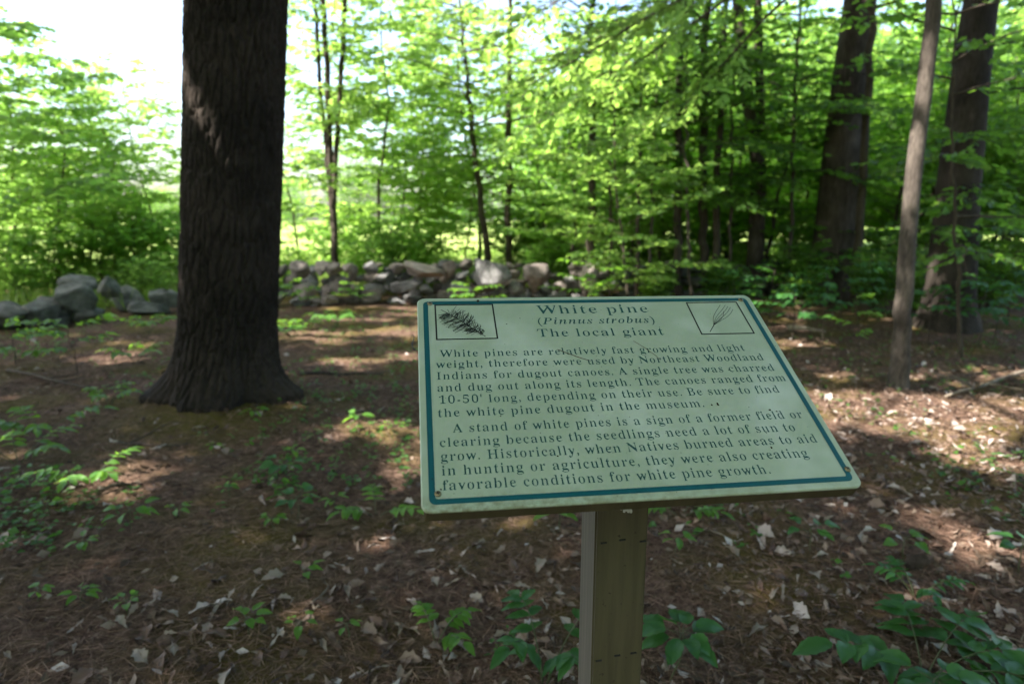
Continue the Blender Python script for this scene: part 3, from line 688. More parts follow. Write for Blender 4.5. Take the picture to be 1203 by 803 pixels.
for a in [('shrub', 470, 12.6, .8, 'rounded sunlit shrub behind the wall right of the clump'),
          ('shrub', 430, 13.2, .75, 'leafy shrub at the foot of the three stemmed clump'),
          ('brush', 520, 12.6, .7, 'low brush behind the flat slab on the wall'),
          ('shrub', 650, 12.8, .65, 'small shrub behind the wall above the sign edge'),
          ('brush', 345, 12.8, .8, 'low brush behind the stones next to the pine'),
          ('shrub', 20, 10.6, .55, 'shrub behind the left end boulders'),
          ('brush', 170, 11.6, .7, 'bright brush behind the low stones left of the pine'),
          ('brush', 230, 12.5, .8, 'brush hidden partly by the left flank of the pine'),
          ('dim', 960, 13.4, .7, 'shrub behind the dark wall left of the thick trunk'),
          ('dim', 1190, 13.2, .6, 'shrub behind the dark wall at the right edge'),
          ('brush', 790, 13.5, .9, 'lit brush behind the dark wall beyond the straight slim trunk'),
          ('brush', 880, 14.0, .9, 'lit brush behind the dark wall beyond the forked tree'),
          ('shrub', 60, 11.6, .8, 'shrub behind the tilted left boulder'),
          ('shrub', 125, 12.6, .85, 'shrub above the middle of the left boulders'),
          ('shrub', -30, 11, .9, 'shrub at the left edge behind the wall'),
          ('shrub', 205, 14.5, .9, 'shrub just left of the pine beyond the wall'),
          ('shrub', 400, 15.5, .9, 'shrub farther out behind the three stemmed clump'),
          ('shrub', 500, 14.5, .8, 'shrub farther out behind the slab'),
          ('shrub', 165, 13.4, 1.0, 'full shrub over the low stones beside the pine'),
          ('shrub', 610, 16.0, .9, 'low shrub beyond the wall between the two leaning slim trunks'),
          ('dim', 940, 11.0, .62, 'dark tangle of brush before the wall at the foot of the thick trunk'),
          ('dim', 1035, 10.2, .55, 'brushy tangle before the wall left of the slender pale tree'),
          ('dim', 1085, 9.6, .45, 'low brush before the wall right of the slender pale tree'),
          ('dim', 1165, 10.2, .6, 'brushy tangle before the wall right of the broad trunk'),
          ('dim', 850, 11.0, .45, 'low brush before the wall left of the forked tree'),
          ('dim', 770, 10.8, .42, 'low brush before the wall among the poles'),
          ('shrub', 655, 15.5, 1.15, 'leafy shrub beyond the wall behind the left end of the title'),
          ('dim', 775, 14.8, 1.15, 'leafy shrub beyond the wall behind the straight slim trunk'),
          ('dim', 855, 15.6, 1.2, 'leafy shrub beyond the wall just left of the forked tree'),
          ('shrub', 690, 14.5, 1.0, 'shrub behind the wall near the broken stub trunk'),
          ('shrub', 740, 16, 1.1, 'shrub at the meadow edge beyond the poles'),
          ('shrub', 830, 17, 1.2, 'shrub at the meadow edge beyond the twin trunks'),
          ('shrub', 930, 18, 1.2, 'shrub at the meadow edge beyond the thick trunk'),
          ('shrub', 1060, 16, 1.1, 'shrub beyond the wall behind the slender pale tree'),
          ('shrub', 1110, 19, 1.3, 'shrub at the meadow edge near the broad trunk')]:
    plant_tree(a[0], a[1], a[2], a[3], a[4], 'shrub', 'shrub', G2)
for i, (px, Yd, sc, kd) in enumerate([(-60, 40, .8, 'far'), (40, 46, .62, 'far2'), (120, 58, .5, 'far'), (190, 60, .55, 'far2'), (250, 55, .7, 'far'), (330, 64, .7, 'far2'), (425, 62, .8, 'far'),
                                      (530, 70, .9, 'far2'), (625, 50, 1.1, 'far'), (680, 34, 1.1, 'far2'), (750, 36, 1.2, 'far'), (820, 32, 1.2, 'far2'), (890, 34, 1.25, 'far'), (960, 30, 1.2, 'far2'), (1030, 34, 1.25, 'far'), (1100, 30, 1.2, 'far2'), (1180, 33, 1.3, 'far'), (1270, 30, 1.3, 'far2')]):
    plant_tree(kd, px, Yd, sc, 'distant leafy tree in the line beyond the sunlit meadow', 'distant_tree', 'tree', 'trees beyond the meadow')

# grass beyond the wall
rng = np.random.default_rng(9)
n = 26000; x = rng.uniform(-14, 16, n); y = wall_y(x) + .8 + rng.uniform(0, 1, n)**1.5*14
z = ground_z(x, y); mb = MB()
U = rng.normal(0, .35, (n, 3)); U[:, 2] = 1
add_leaves(mb, np.stack([x, y, z], -1), U, rng.normal(0, 1, (n, 3)), rng.uniform(.15, .5, n), rng.uniform(.015, .035, n), 'oval')
tag(link('meadow_grass', mb.mesh('meadow_grass', M['grass'], False)), 'tall bright green grass growing behind the stone wall', 'grass', kind='stuff')

# ------------------------------------------------------------------ forest floor: needles, litter, tiny plants
def litter_mat(name, stops, rough=.8):
    m, t, b = mat(name); g = t.nodes.new('ShaderNodeNewGeometry')
    t.links.new(ramp(t, g.outputs['Random Per Island'], stops), b.inputs['Base Color']); b.inputs['Roughness'].default_value = rough
    b.inputs['Specular IOR Level'].default_value = .3; return m
M['litter'] = litter_mat('dead_leaves', [(0, (.035, .022, .014)), (.4, (.085, .055, .036)), (.75, (.15, .105, .075)), (.93, (.25, .19, .15)), (1, (.42, .38, .36))])
M['litter2'] = litter_mat('tan_dead_leaves', [(0, (.04, .022, .015)), (.4, (.125, .075, .053)), (.75, (.24, .17, .13)), (1, (.42, .36, .33))], .55)
M['needles'] = litter_mat('dead_needles', [(0, (.035, .019, .012)), (.5, (.145, .080, .052)), (1, (.31, .20, .145))])
M['paleleaf'] = litter_mat('bleached_leaf', [(0, (.11, .08, .06)), (.6, (.22, .175, .14)), (1, (.38, .34, .31))], .6)
def scatter(n, r0=1.3, r1=11.5):
    Yp = r0*(r1/r0)**rng.random(n); Xp = rng.uniform(-1, 1, n)*(.9*Yp+.4); ok = Yp < wall_y(Xp)-.1
    ok &= np.hypot(Xp-PINE[0], Yp-PINE[1]) > .5
    Xp, Yp = Xp[ok], Yp[ok]; return Xp, Yp, ground_z(Xp, Yp)
x, y, z = scatter(26000); n = len(x); right = smooth(-1.5, 2.0, x - .15*(y-3)); keep = rng.random(n) < .16+.6*right
x, y, z = x[keep], y[keep], z[keep]; n = len(x)
mb = MB(); U = rng.normal(0, 1, (n, 3)); U[:, 2] *= .25; L = rng.uniform(.018, .062, n)
add_leaves(mb, np.stack([x, y, z+.006+rng.random(n)*.010], -1), U, np.array([0, 0, 1.0])+rng.normal(0, .55, (n, 3)), L, L*rng.uniform(.3, .7, n), 'oval')
tag(link('leaf_litter', mb.mesh('leaf_litter', M['litter'], False)), 'layer of small dry brown leaves lying over the forest floor', 'leaf litter', kind='stuff')
x, y, z = scatter(130000, 1.3, 8); n = len(x)
mb = MB(); U = rng.normal(0, 1, (n, 3)); U[:, 2] *= .22
add_leaves(mb, np.stack([x, y, z+.008+rng.random(n)*.012], -1), U, rng.normal(0, 1, (n, 3))+np.array([0, 0, 1.0]), rng.uniform(.04, .11, n), rng.uniform(.0012, .0026, n)*np.maximum(1, y/3), 'oval')
tag(link('pine_needles', mb.mesh('pine_needles', M['needles'], False)), 'reddish brown carpet of fallen pine needles', 'pine needles', kind='stuff')
# tiny ground plants
x, y, z = scatter(15000, 1.4, 11); dens = fbm(x*.7, y*.7, seed=90, o=3); left = smooth(1.0, -2.5, x)
keep = rng.random(len(x)) < np.clip((dens-.40)*3.2, 0, .6)*(.5+.5*left); x, y, z = x[keep], y[keep], z[keep]
mb = MB()
for k in range(4):
    n = len(x); a = rng.uniform(0, 6.28, n); U = np.stack([np.cos(a), np.sin(a), rng.normal(.1, .15, n)], -1); L = rng.uniform(.018, .042, n)*np.where(rng.random(n) < .2, 1.5, 1)
    add_leaves(mb, np.stack([x, y, z+rng.uniform(.02, .05, n)], -1)+rng.normal(0, .012, (n, 3)), U, np.array([0, 0, 1.0])+rng.normal(0, .3, (n, 3)), L, L*.7, 'oval')
tag(link('ground_cover', mb.mesh('ground_cover', M['plant'], False)), 'sprinkling of tiny green ground plants among the needles', 'ground cover', kind='stuff')

# ------------------------------------------------------------------ seedlings one can tell apart
def fine_leaf(mb, p, u, nrm, L, Wd, rng, serr=.06, droop=.25, heart=False):
    """a leaf blade with curved midrib, toothed edge and cupped halves"""
    n = 11; s = np.linspace(0, 1, n); u = unit(np.asarray(u, float)); S = unit(np.cross(nrm, u)); Nn = np.cross(u, S)
    prof = (np.sin(pi*np.clip(s, 0, 1)**(.62 if heart else .78)))**.85; prof[0] = .06 if not heart else .35; prof[-1] = .0
    tw = np.where(np.arange(n) % 2, 1+serr, 1-serr); w = Wd/2*prof*tw
    mid = p + u*(s*L)[:, None] - np.array([0, 0, 1.0])*(droop*L*s**2)[:, None] + Nn*(.02*L*np.sin(s*pi))[:, None]
    cols = []
    for f, lift in ((-1, .22), (-.5, .05), (0, 0), (.5, .05), (1, .22)):
        wav = .05*Wd*np.sin(s*9+f*3+rng.uniform(0, 6))
        cols.append(mid + S*(w*f)[:, None] + Nn*(lift*w + (wav*abs(f)))[:, None])
    V = np.stack(cols, 1).reshape(-1, 3); i = np.arange(n-1)[:, None]*5; j = np.arange(4)[None]
    mb.add(V, np.stack([i+j, i+j+1, i+6+j, i+5+j], -1).reshape(-1, 4))
def vein_mat(name, lo, hi, trans, tf, rough=.4):
    m = leaf_mat(name, lo, hi, trans, tf, rough); t = m.node_tree; b = t.nodes['Principled BSDF']
    bump(t, b, noise(t, coords(t), 45, 3), .35, .01); return m
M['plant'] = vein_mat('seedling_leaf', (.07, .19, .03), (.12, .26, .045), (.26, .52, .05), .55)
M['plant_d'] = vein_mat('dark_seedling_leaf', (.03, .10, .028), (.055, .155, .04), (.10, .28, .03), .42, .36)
def seedling(label, px, py, h, kind, nl, leaf, mat_='plant', spread=1.0, seed=0, lean=(0, 0), name='seedling', cat='seedling', group='seedlings on the forest floor'):
    r = np.random.default_rng(500+seed); base = np.array(on(at_ground(px, py)))
    e = thing(name, label, cat, base, 0, group); st, fo = MB(), MB()
    if kind == 'whorl':                        # leaves spreading from one stem top
        tip = np.array([lean[0], lean[1], h]); tube(st, wander(r, (0, 0, -.03), tip, 6, .006), np.linspace(.0035, .0018, 6), 5)
        for a in range(nl):
            az = a*2.4+r.normal(0, .3); f = 1 - .35*(a/nl)*r.random(); b0 = tip*np.array([f, f, f])
            pl = leaf*spread*r.uniform(.35, .8); q = b0 + np.array([math.cos(az)*pl, math.sin(az)*pl, .25*pl])
            tube(st, [b0, q], .0012, 4)
            fine_leaf(fo, q, (math.cos(az), math.sin(az), r.normal(.05, .15)), np.array([0, 0, 1])+r.normal(0, .25, 3), leaf*r.uniform(.75, 1.2), leaf*r.uniform(.5, .72), r, heart=r.random() < .4)
    elif kind == 'pinnate':                    # leaflets in pairs along arching stalks
        for a in range(nl):
            az = a*2*pi/nl + r.normal(0, .35) + seed; L = leaf*4.2*spread*r.uniform(.8, 1.15)
            s = np.linspace(0, 1, 8); P = np.stack([lean[0]*s+np.cos(az)*L*s, lean[1]*s+np.sin(az)*L*s*.9, h*np.sin(np.minimum(s*1.9, 1.75))], -1); P[0, 2] = -.03
            tube(st, P, np.linspace(.003, .001, 8), 5)
            for f in (.42, .56, .70, .84):
                p = np.array([np.interp(f*7, np.arange(8), P[:, c]) for c in range(3)])
                for sd in (-1, 1):
                    an = az + sd*r.uniform(.8, 1.2)
                    fine_leaf(fo, p, (math.cos(an), math.sin(an), r.normal(0, .12)), np.array([0, 0, 1])+r.normal(0, .22, 3), leaf*r.uniform(.75, 1.1)*(1.15-.4*abs(f-.65)), leaf*.52, r)
            fine_leaf(fo, P[-1], (math.cos(az), math.sin(az), -.1), np.array([0, 0, 1])+r.normal(0, .15, 3), leaf*1.15, leaf*.55, r)
    else:                                      # 'spray': a small sapling with flat layered twigs
        tip = np.array([lean[0], lean[1], h]); P = wander(r, (0, 0, -.03), tip, 8, .012); tube(st, P, np.linspace(.006, .002, 8), 6)
        for a in range(nl):
            f = .45+.55*(a+.5)/nl; p = np.array([np.interp(f*7, np.arange(8), P[:, c]) for c in range(3)]); az = a*2.4+r.normal(0, .4)+seed
            L = spread*r.uniform(.6, 1.1)*(1.2-.5*f); q = p + np.array([math.cos(az)*L, math.sin(az)*L, .12*L]); tube(st, [p, (p+q)/2+np.array([0, 0, .03]), q], [.003, .002, .0012], 4)
            d = .25
            while d <= 1.0:
                for sd in (-1, 1):
                    an = az+sd*r.uniform(.5, 1.0); fine_leaf(fo, p+(q-p)*d, (math.cos(an), math.sin(an), r.normal(-.05, .15)), np.array([0, 0, 1])+r.normal(0, .25, 3), leaf*r.uniform(.8, 1.15), leaf*r.uniform(.55, .75), r, heart=True)
                d += leaf*.8/L
            fine_leaf(fo, q, (math.cos(az), math.sin(az), -.1), np.array([0, 0, 1])+r.normal(0, .2, 3), leaf*1.1, leaf*.7, r)
    link('stem', st.mesh(name+'_stem', M['stem'] if kind != 'spray' else M['twig']), e)
    link('foliage', fo.mesh(name+'_foliage', M[mat_]), e)
S_ = seedling
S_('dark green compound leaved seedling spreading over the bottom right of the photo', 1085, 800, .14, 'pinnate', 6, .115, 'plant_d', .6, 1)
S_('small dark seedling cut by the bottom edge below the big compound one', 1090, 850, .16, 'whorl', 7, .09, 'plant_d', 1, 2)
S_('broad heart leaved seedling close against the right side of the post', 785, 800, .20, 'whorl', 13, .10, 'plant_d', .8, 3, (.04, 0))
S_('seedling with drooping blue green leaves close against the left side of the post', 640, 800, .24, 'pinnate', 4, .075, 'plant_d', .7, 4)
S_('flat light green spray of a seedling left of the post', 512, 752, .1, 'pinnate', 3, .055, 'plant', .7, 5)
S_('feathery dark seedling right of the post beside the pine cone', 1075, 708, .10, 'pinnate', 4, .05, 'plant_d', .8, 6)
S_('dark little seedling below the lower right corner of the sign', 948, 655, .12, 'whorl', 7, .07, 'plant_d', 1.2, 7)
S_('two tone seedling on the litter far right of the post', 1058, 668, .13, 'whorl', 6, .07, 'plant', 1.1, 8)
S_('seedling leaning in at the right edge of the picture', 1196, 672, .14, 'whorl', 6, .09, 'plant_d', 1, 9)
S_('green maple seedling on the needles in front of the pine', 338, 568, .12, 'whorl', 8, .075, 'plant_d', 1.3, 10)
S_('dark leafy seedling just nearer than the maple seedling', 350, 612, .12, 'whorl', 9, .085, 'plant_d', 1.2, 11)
S_('wide low seedling with a row of green leaves left of the sign', 442, 610, .09, 'pinnate', 3, .065, 'plant', .8, 12)
S_('bright yellow green seedling alone on the needles at left', 155, 628, .1, 'whorl', 8, .07, 'plant', 1.3, 13)
S_('long flat bright green seedling spray at left', 108, 578, .12, 'pinnate', 4, .07, 'plant', .9, 14)
S_('lush light green seedling patch at the left edge', 22, 550, .14, 'pinnate', 5, .08, 'plant', 1, 15)
S_('leafy seedling behind the lush patch at the left edge', 50, 512, .16, 'pinnate', 5, .085, 'plant', 1, 16)
S_('knee high sapling with flat leaf layers in front of the left boulders', 92, 440, .55, 'spray', 6, .10, 'plant', .55, 17)
S_('low sapling with pale leaves at the far left before the wall', 20, 432, .42, 'spray', 5, .10, 'plant', .5, 18)
S_('sunlit seedling between the pine and the sign', 421, 510, .12, 'whorl', 8, .07, 'plant', 1.1, 19)
S_('tiny sunlit seedling touching the sunny patch beside the sign', 462, 514, .07, 'whorl', 7, .065, 'plant', 1.1, 20)
S_('green seedling showing under the sign left of the post', 655, 622, .12, 'whorl', 6, .08, 'plant', 1, 21)
S_('pale seedling under the sign right of the post', 800, 612, .08, 'pinnate', 3, .065, 'plant', .8, 22)
S_('little seedling at the foot of the litter right of the post', 795, 655, .08, 'whorl', 5, .06, 'plant', 1, 23)
S_('sapling with bright spreading leaves behind the upper edge of the sign', 690, 395, .95, 'spray', 8, .105, 'plant', .6, 24, (.05, 0))
S_('thin red stemmed sapling with few leaves in sun right of the sign', 1014, 452, .85, 'spray', 4, .08, 'plant', .35, 25, (-.1, .1))
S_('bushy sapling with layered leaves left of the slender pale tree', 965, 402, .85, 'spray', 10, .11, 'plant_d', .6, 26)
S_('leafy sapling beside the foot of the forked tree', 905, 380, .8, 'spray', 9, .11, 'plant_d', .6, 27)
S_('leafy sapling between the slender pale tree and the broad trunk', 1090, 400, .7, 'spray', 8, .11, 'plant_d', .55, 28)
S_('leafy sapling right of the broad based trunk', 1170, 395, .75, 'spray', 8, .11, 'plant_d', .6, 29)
S_('fern like green tuft at the foot of the stones right of the pine', 392, 388, .22, 'pinnate', 7, .10, 'plant', .7, 30)
S_('low green tuft close to the right flank of the pine', 345, 400, .2, 'pinnate', 6, .10, 'plant', .7, 31)
S_('green weed growing out before the slab in the wall', 415, 362, .45, 'spray', 7, .09, 'plant', .35, 32)
S_('leafy sapling rising before the stones close to the right of the pine', 345, 366, .5, 'spray', 7, .10, 'plant', .5, 37)
S_('low leafy sapling before the pale boulder, behind the upper sign edge', 555, 364, .42, 'spray', 7, .10, 'plant', .5, 38)
S_('low green weeds at the foot of the left boulders', 175, 392, .2, 'pinnate', 7, .10, 'plant', .8, 33)
S_('seedling on mossy needles at the foot of the pine', 300, 497, .05, 'whorl', 6, .06, 'plant', 1, 34)
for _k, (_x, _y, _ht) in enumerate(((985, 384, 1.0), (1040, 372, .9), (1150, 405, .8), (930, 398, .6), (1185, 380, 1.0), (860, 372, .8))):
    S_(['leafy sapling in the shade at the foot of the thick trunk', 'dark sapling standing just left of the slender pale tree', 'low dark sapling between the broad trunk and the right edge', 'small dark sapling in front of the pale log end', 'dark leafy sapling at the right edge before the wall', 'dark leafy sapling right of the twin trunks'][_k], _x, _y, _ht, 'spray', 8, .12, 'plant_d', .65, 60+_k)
_r = np.random.default_rng(3)
for _k in range(26):
    _x, _y = _r.uniform(0, 480), _r.uniform(480, 760)
    if 150 < _x < 380 and _y < 515: continue
    S_('tiny seedling with a few fresh green leaves among the brown needles', _x, _y, _r.uniform(.04, .08), 'whorl', _r.integers(4, 8), _r.uniform(.035, .055), 'plant', 1.0, 100+_k, group='tiny seedlings among the needles')
S_('seedling left of the pine between the wall and the roots', 160, 430, .16, 'pinnate', 5, .09, 'plant', .8, 35)
S_('small seedling in the shade left of the pine roots', 130, 480, .12, 'pinnate', 4, .07, 'plant', .8, 36)

# ------------------------------------------------------------------ big bleached leaves, sticks, cone
rng = np.random.default_rng(64)
def dead_leaf_mesh(seed):
    r = np.random.default_rng(seed); n = 15; s = np.linspace(0, 1, n)
    w = r.uniform(.2, .3)*np.sin(pi*s**r.uniform(.7, 1.1))*(1+.22*np.cos(s*23+r.uniform(0, 3))); w[0] = .02; w[-1] = .01
    curl = r.uniform(1.0, 2.2); arch = r.uniform(.1, .35)
    cols = []
    for f in (-1, -.6, 0, .6, 1):
        a = f*curl*(.6+.4*np.sin(s*4+seed)); cols.append(np.stack([s-.5, w*np.sin(a)/max(curl, .5)*1.1, w*(1-np.cos(a))*.8 + arch*.3*np.sin(s*pi) + .03*np.sin(s*12+f*2)], -1))
    V = np.stack(cols, 1).reshape(-1, 3); i = np.arange(n-1)[:, None]*5; j = np.arange(4)[None]
    mb = MB(); mb.add(V, np.stack([i+j, i+j+1, i+6+j, i+5+j], -1).reshape(-1, 4))
    tube(mb, [(-.62, 0, .02), (-.5, 0, .0)], .008, 4); return mb.mesh('dead_leaf', M['paleleaf'])
DL = [dead_leaf_mesh(s) for s in range(6)]
x, y, z = scatter(5200, 1.35, 9); right = smooth(-1.8, 1.5, x - .15*(y-3)); keep = rng.random(len(x)) < (.3+.7*right)*smooth(.32, .6, fbm(x*1.3, y*1.3, seed=95, o=3))*1.5; x, y, z = x[keep], y[keep], z[keep]
ex = rng.uniform(1.2, 4.2, 900); ey = rng.uniform(3.2, 6, 900); x, y, z = np.r_[x, ex], np.r_[y, ey], np.r_[z, ground_z(ex, ey)]
mb = MB()
for k in range(len(x)):
    me = DL[k % 6]; V = np.zeros(len(me.vertices)*3); me.vertices.foreach_get('co', V); V = V.reshape(-1, 3)[:75]
    Rm_ = np.array((Matrix.Rotation(rng.uniform(0, 6.28), 3, 'Z') @ Matrix.Rotation(rng.normal(0, .5), 3, 'X') @ Matrix.Rotation(rng.normal(0, .4), 3, 'Y') @ Matrix.Rotation(pi*(rng.random() < .4), 3, 'X')))
    i = np.arange(14)[:, None]*5; j = np.arange(4)[None]
    mb.add((V*rng.uniform(.03, .105)*np.array([1, rng.uniform(.7, 1.4), 1])) @ Rm_.T + [x[k], y[k], z[k]+.018], np.stack([i+j, i+j+1, i+6+j, i+5+j], -1).reshape(-1, 4))
tag(link('curled_leaf_litter', mb.mesh('curled_leaf_litter', M['litter2'])), 'scattered curled tan oak leaves lying on the brown needles', 'leaf litter', kind='stuff')
pts = [(420, 716), (405, 704), (272, 716), (258, 730), (200, 733), (185, 762), (165, 785), (25, 785), (90, 776), (175, 722), (150, 745), (345, 716), (510, 690), (470, 742), (905, 706), (925, 712), (935, 745), (985, 680), (960, 690),
       (860, 660), (540, 668), (530, 690), (610, 690), (1010, 640), (1085, 640), (1170, 610), (1110, 610), (1165, 690), (1035, 690), (590, 745), (535, 755), (880, 745), (300, 705), (120, 622), (290, 590), (60, 640), (315, 690), (385, 770), (330, 755), (240, 675), (980, 620), (1050, 770), (640, 668), (560, 640), (870, 610), (445, 780), (205, 775)]
for k, (px, py) in enumerate(pts):
    p = np.array(on(at_ground(px+rng.normal(0, 4), py+rng.normal(0, 2)))); s = rng.uniform(.055, .105)
    tag(link('fallen_leaf', DL[k % 6], None, p+np.array([0, 0, .022]), (rng.normal(0, .25), rng.normal(0, .25), rng.uniform(0, 6.28)), s),
        'curled bleached dead leaf lying on the brown needles', 'fallen leaf', 'large bleached leaves on the forest floor')
def stick(label, a, b_, r, side=0, seed=0):
    rr = np.random.default_rng(seed); A, B = np.array(on(at_ground(*a))), np.array(on(at_ground(*b_)))
    A[2] += r+.015; B[2] += r+.02; P = wander(rr, A-A, B-A, 9, .018); mb = MB(); tube(mb, P, np.linspace(r, r*.45, 9), 7)
    for k in range(side):
        i = rr.integers(2, 7); d = unit(B-A); an = rr.choice([-1, 1])*rr.uniform(.5, 1); q = np.array([d[0]*math.cos(an)-d[1]*math.sin(an), d[0]*math.sin(an)+d[1]*math.cos(an), rr.uniform(.1, .5)])
        tube(mb, wander(rr, P[i], P[i]+q*rr.uniform(.2, .5), 5, .01), np.linspace(r*.5, r*.2, 5), 5)
    tag(link('fallen_branch', mb.mesh('fallen_branch', M['stick' if 'pale' in label or 'thin' in label else 'bark_dark']), None, A), label, 'fallen branch', 'fallen sticks')
stick('pale forked dead branch lying in the sun at the right edge', (1225, 432), (1110, 470), .022, 5, 1)
stick('dark crooked stick on the ground left of the pine', (10, 440), (110, 462), .018, 2, 2)
stick('short stick on the needles below the pine roots', (140, 528), (222, 530), .012, 1, 3)
stick('short dark stick left of the maple seedling', (118, 588), (168, 584), .013, 0, 4)
stick('pale log end lying before the dark wall', (925, 386), (970, 392), .04, 0, 5)
stick('dark stick beside the right roots of the pine', (352, 446), (450, 444), .02, 1, 6)
stick('thin twig lying at the bottom right behind the compound seedling', (1120, 770), (1230, 768), .005, 1, 7)
stick('thin twig on the needles at the bottom left', (375, 722), (382, 695), .006, 0, 8)
stick('thin twig crossing the litter right of the post', (800, 625), (850, 640), .006, 0, 9)
# pine cone
cp = np.array(on(at_ground(1074, 674))); mb = MB()
for k in range(110):
    f = k/110; a = k*2.4; r = .024*math.sin(pi*(f*.85+.12)); c = np.array([-.055+.11*f, r*math.cos(a), r*math.sin(a)])
    add_leaves(mb, [c*np.array([1, .6, .6])], [np.array([.5, math.cos(a), math.sin(a)])], [np.array([1, -.3*math.cos(a), -.3*math.sin(a)])], .022, .018, 'oval')
tube(mb, [(-.055, 0, 0), (0, 0, 0), (.055, 0, 0)], [.006, .012, .004], 8)
tag(link('pine_cone', mb.mesh('pine_cone', M['bark_dark']), None, cp+np.array([0, 0, .035]), (0, 0, .4)), 'dark pine cone lying on the litter right of the post', 'pine cone')

# ------------------------------------------------------------------ the sign
SW = .61
def solve_panel():
    T = np.array([(490, 350), (879, 346), (1016, 571), (495, 602)], float)
    def Rm(yaw, tilt, rl):
        return np.array(Matrix.Rotation(yaw, 3, 'Z') @ Matrix.Rotation(tilt, 3, 'X') @ Matrix.Rotation(rl, 3, 'Y'))
    def world(p):
        H = SW*p[6]; L = np.array([(-SW/2, H/2, 0), (SW/2, H/2, 0), (SW/2, -H/2, 0), (-SW/2, -H/2, 0)])
        return L @ Rm(*p[:3]).T + p[3:6]
    def proj(Xw):
        d = Xw-CAM; f = d[:, 1]*_c-d[:, 2]*_s; u = d[:, 1]*_s+d[:, 2]*_c
        return np.c_[PW/2+F*d[:, 0]/f, PH/2-F*u/f]
    p = np.array([.14, .55, 0, .16, .96, 1.29, .69]); lam = 1e-3
    for _ in range(300):
        r = (proj(world(p))-T).ravel(); J = np.array([((proj(world(p+1e-6*e))-T).ravel()-r)/1e-6 for e in np.eye(7)]).T
        dp = -np.linalg.solve(J.T@J+lam*np.diag(np.diag(J.T@J)), J.T@r)
        if ((proj(world(p+dp))-T)**2).sum() < (r**2).sum(): p = p+dp; lam *= .5
        else: lam *= 3
    return p, Rm(*p[:3])
sp, SR = solve_panel(); SH = SW*sp[6]; SO = sp[3:6]
def uv(px, py):                               # photo pixel -> panel plane coordinates
    d = ray(px, py); nrm = SR[:, 2]; k = nrm @ (SO-CAM)/(nrm @ d); return (CAM+d*k-SO) @ SR
def plain(name, c, rough=.5, spec=.5):
    m, t, b = mat(name); b.inputs['Base Color'].default_value = (*c, 1); b.inputs['Roughness'].default_value = rough; b.inputs['Specular IOR Level'].default_value = spec; return m
post_base = np.array([0, 0, 0.0])
yaw = sp[0]
pc = CAM + ray(731.5, 595)*1.03 + np.array([-math.sin(yaw), math.cos(yaw), 0])*.0445
post_base = np.array([pc[0], pc[1], gz(pc[0], pc[1])])
sign = thing('information_sign', 'pale green information sign about white pines, tilted on a square brown post', 'sign', post_base)
def local(o): o.matrix_parent_inverse = Matrix.Identity(4); return o
PM = Matrix.Translation(Vector(SO-post_base)) @ Matrix(SR.tolist()).to_4x4()
# panel: rounded slab
def rounded(w, h, r, n=8):
    P = []
    for cx, cy_, a0 in ((w/2-r, h/2-r, 0), (-w/2+r, h/2-r, pi/2), (-w/2+r, -h/2+r, pi), (w/2-r, -h/2+r, 1.5*pi)):
        for k in range(n+1): a = a0+k*pi/2/n; P.append((cx+r*math.cos(a), cy_+r*math.sin(a)))
    return np.array(P)
def slab(name, w, h, r, z0, z1, bev, m):
    me = bpy.data.meshes.new(name); o = rounded(w, h, r); i_ = rounded(w-2*bev, h-2*bev, max(r-bev, .001)); n = len(o)
    V = np.concatenate([np.c_[i_, np.full(n, z0)], np.c_[o, np.full(n, z0+bev)], np.c_[o, np.full(n, z1-bev)], np.c_[i_, np.full(n, z1)]])
    Fs = [tuple(range(n-1, -1, -1)), tuple(range(3*n, 4*n))]
    for a in range(3):
        for k in range(n): Fs.append((a*n+k, a*n+(k+1) % n, (a+1)*n+(k+1) % n, (a+1)*n+k))
    me.from_pydata(V.tolist(), [], Fs); me.materials.append(m); me.update(); return me
m, t, b = mat('pale_green_enamel'); v = coords(t); M['panel'] = m
n1 = noise(t, v, 9, 5); n2 = noise(t, v, 60, 6, .7); sx = N_(t, 'SeparateXYZ'); t.links.new(v, sx.inputs[0])
mr = N_(t, 'MapRange'); t.links.new(sx.outputs[1], mr.inputs[0]); mr.inputs[1].default_value = -SH/2+.030; mr.inputs[2].default_value = -SH/2-.004
mu = N_(t, 'Math', operation='MULTIPLY'); t.links.new(mr.outputs[0], mu.inputs[0]); t.links.new(ramp(t, n2, [(.42, (0, 0, 0)), (.62, (1, 1, 1))]), mu.inputs[1])
mxr = N_(t, 'MapRange'); t.links.new(sx.outputs[0], mxr.inputs[0]); mxr.inputs[1].default_value = .1; mxr.inputs[2].default_value = -.28; mxr.inputs[3].default_value = .35
mu2 = N_(t, 'Math', operation='MULTIPLY'); t.links.new(mu.outputs[0], mu2.inputs[0]); t.links.new(mxr.outputs[0], mu2.inputs[1])
base_c = ramp(t, n1, [(.3, (.285, .340, .235)), (.7, (.33, .383, .272))])
mx = N_(t, 'Mix', data_type='RGBA'); t.links.new(mu2.outputs[0], mx.inputs['Factor']); t.links.new(base_c, mx.inputs['A']); mx.inputs['B'].default_value = (.13, .12, .05, 1)
mx3 = N_(t, 'Mix', data_type='RGBA'); t.links.new(ramp(t, noise(t, v, 6, 3), [(.52, (0, 0, 0)), (.74, (.4, .4, .4))]), mx3.inputs['Factor']); t.links.new(mx.outputs['Result'], mx3.inputs['A']); mx3.inputs['B'].default_value = (.62, .66, .60, 1)
t.links.new(mx3.outputs['Result'], b.inputs['Base Color']); b.inputs['Specular IOR Level'].default_value = .5
t.links.new(ramp(t, noise(t, v, 14, 4), [(.35, (.40, .40, .40)), (.7, (.52, .52, .52))]), b.inputs['Roughness'])
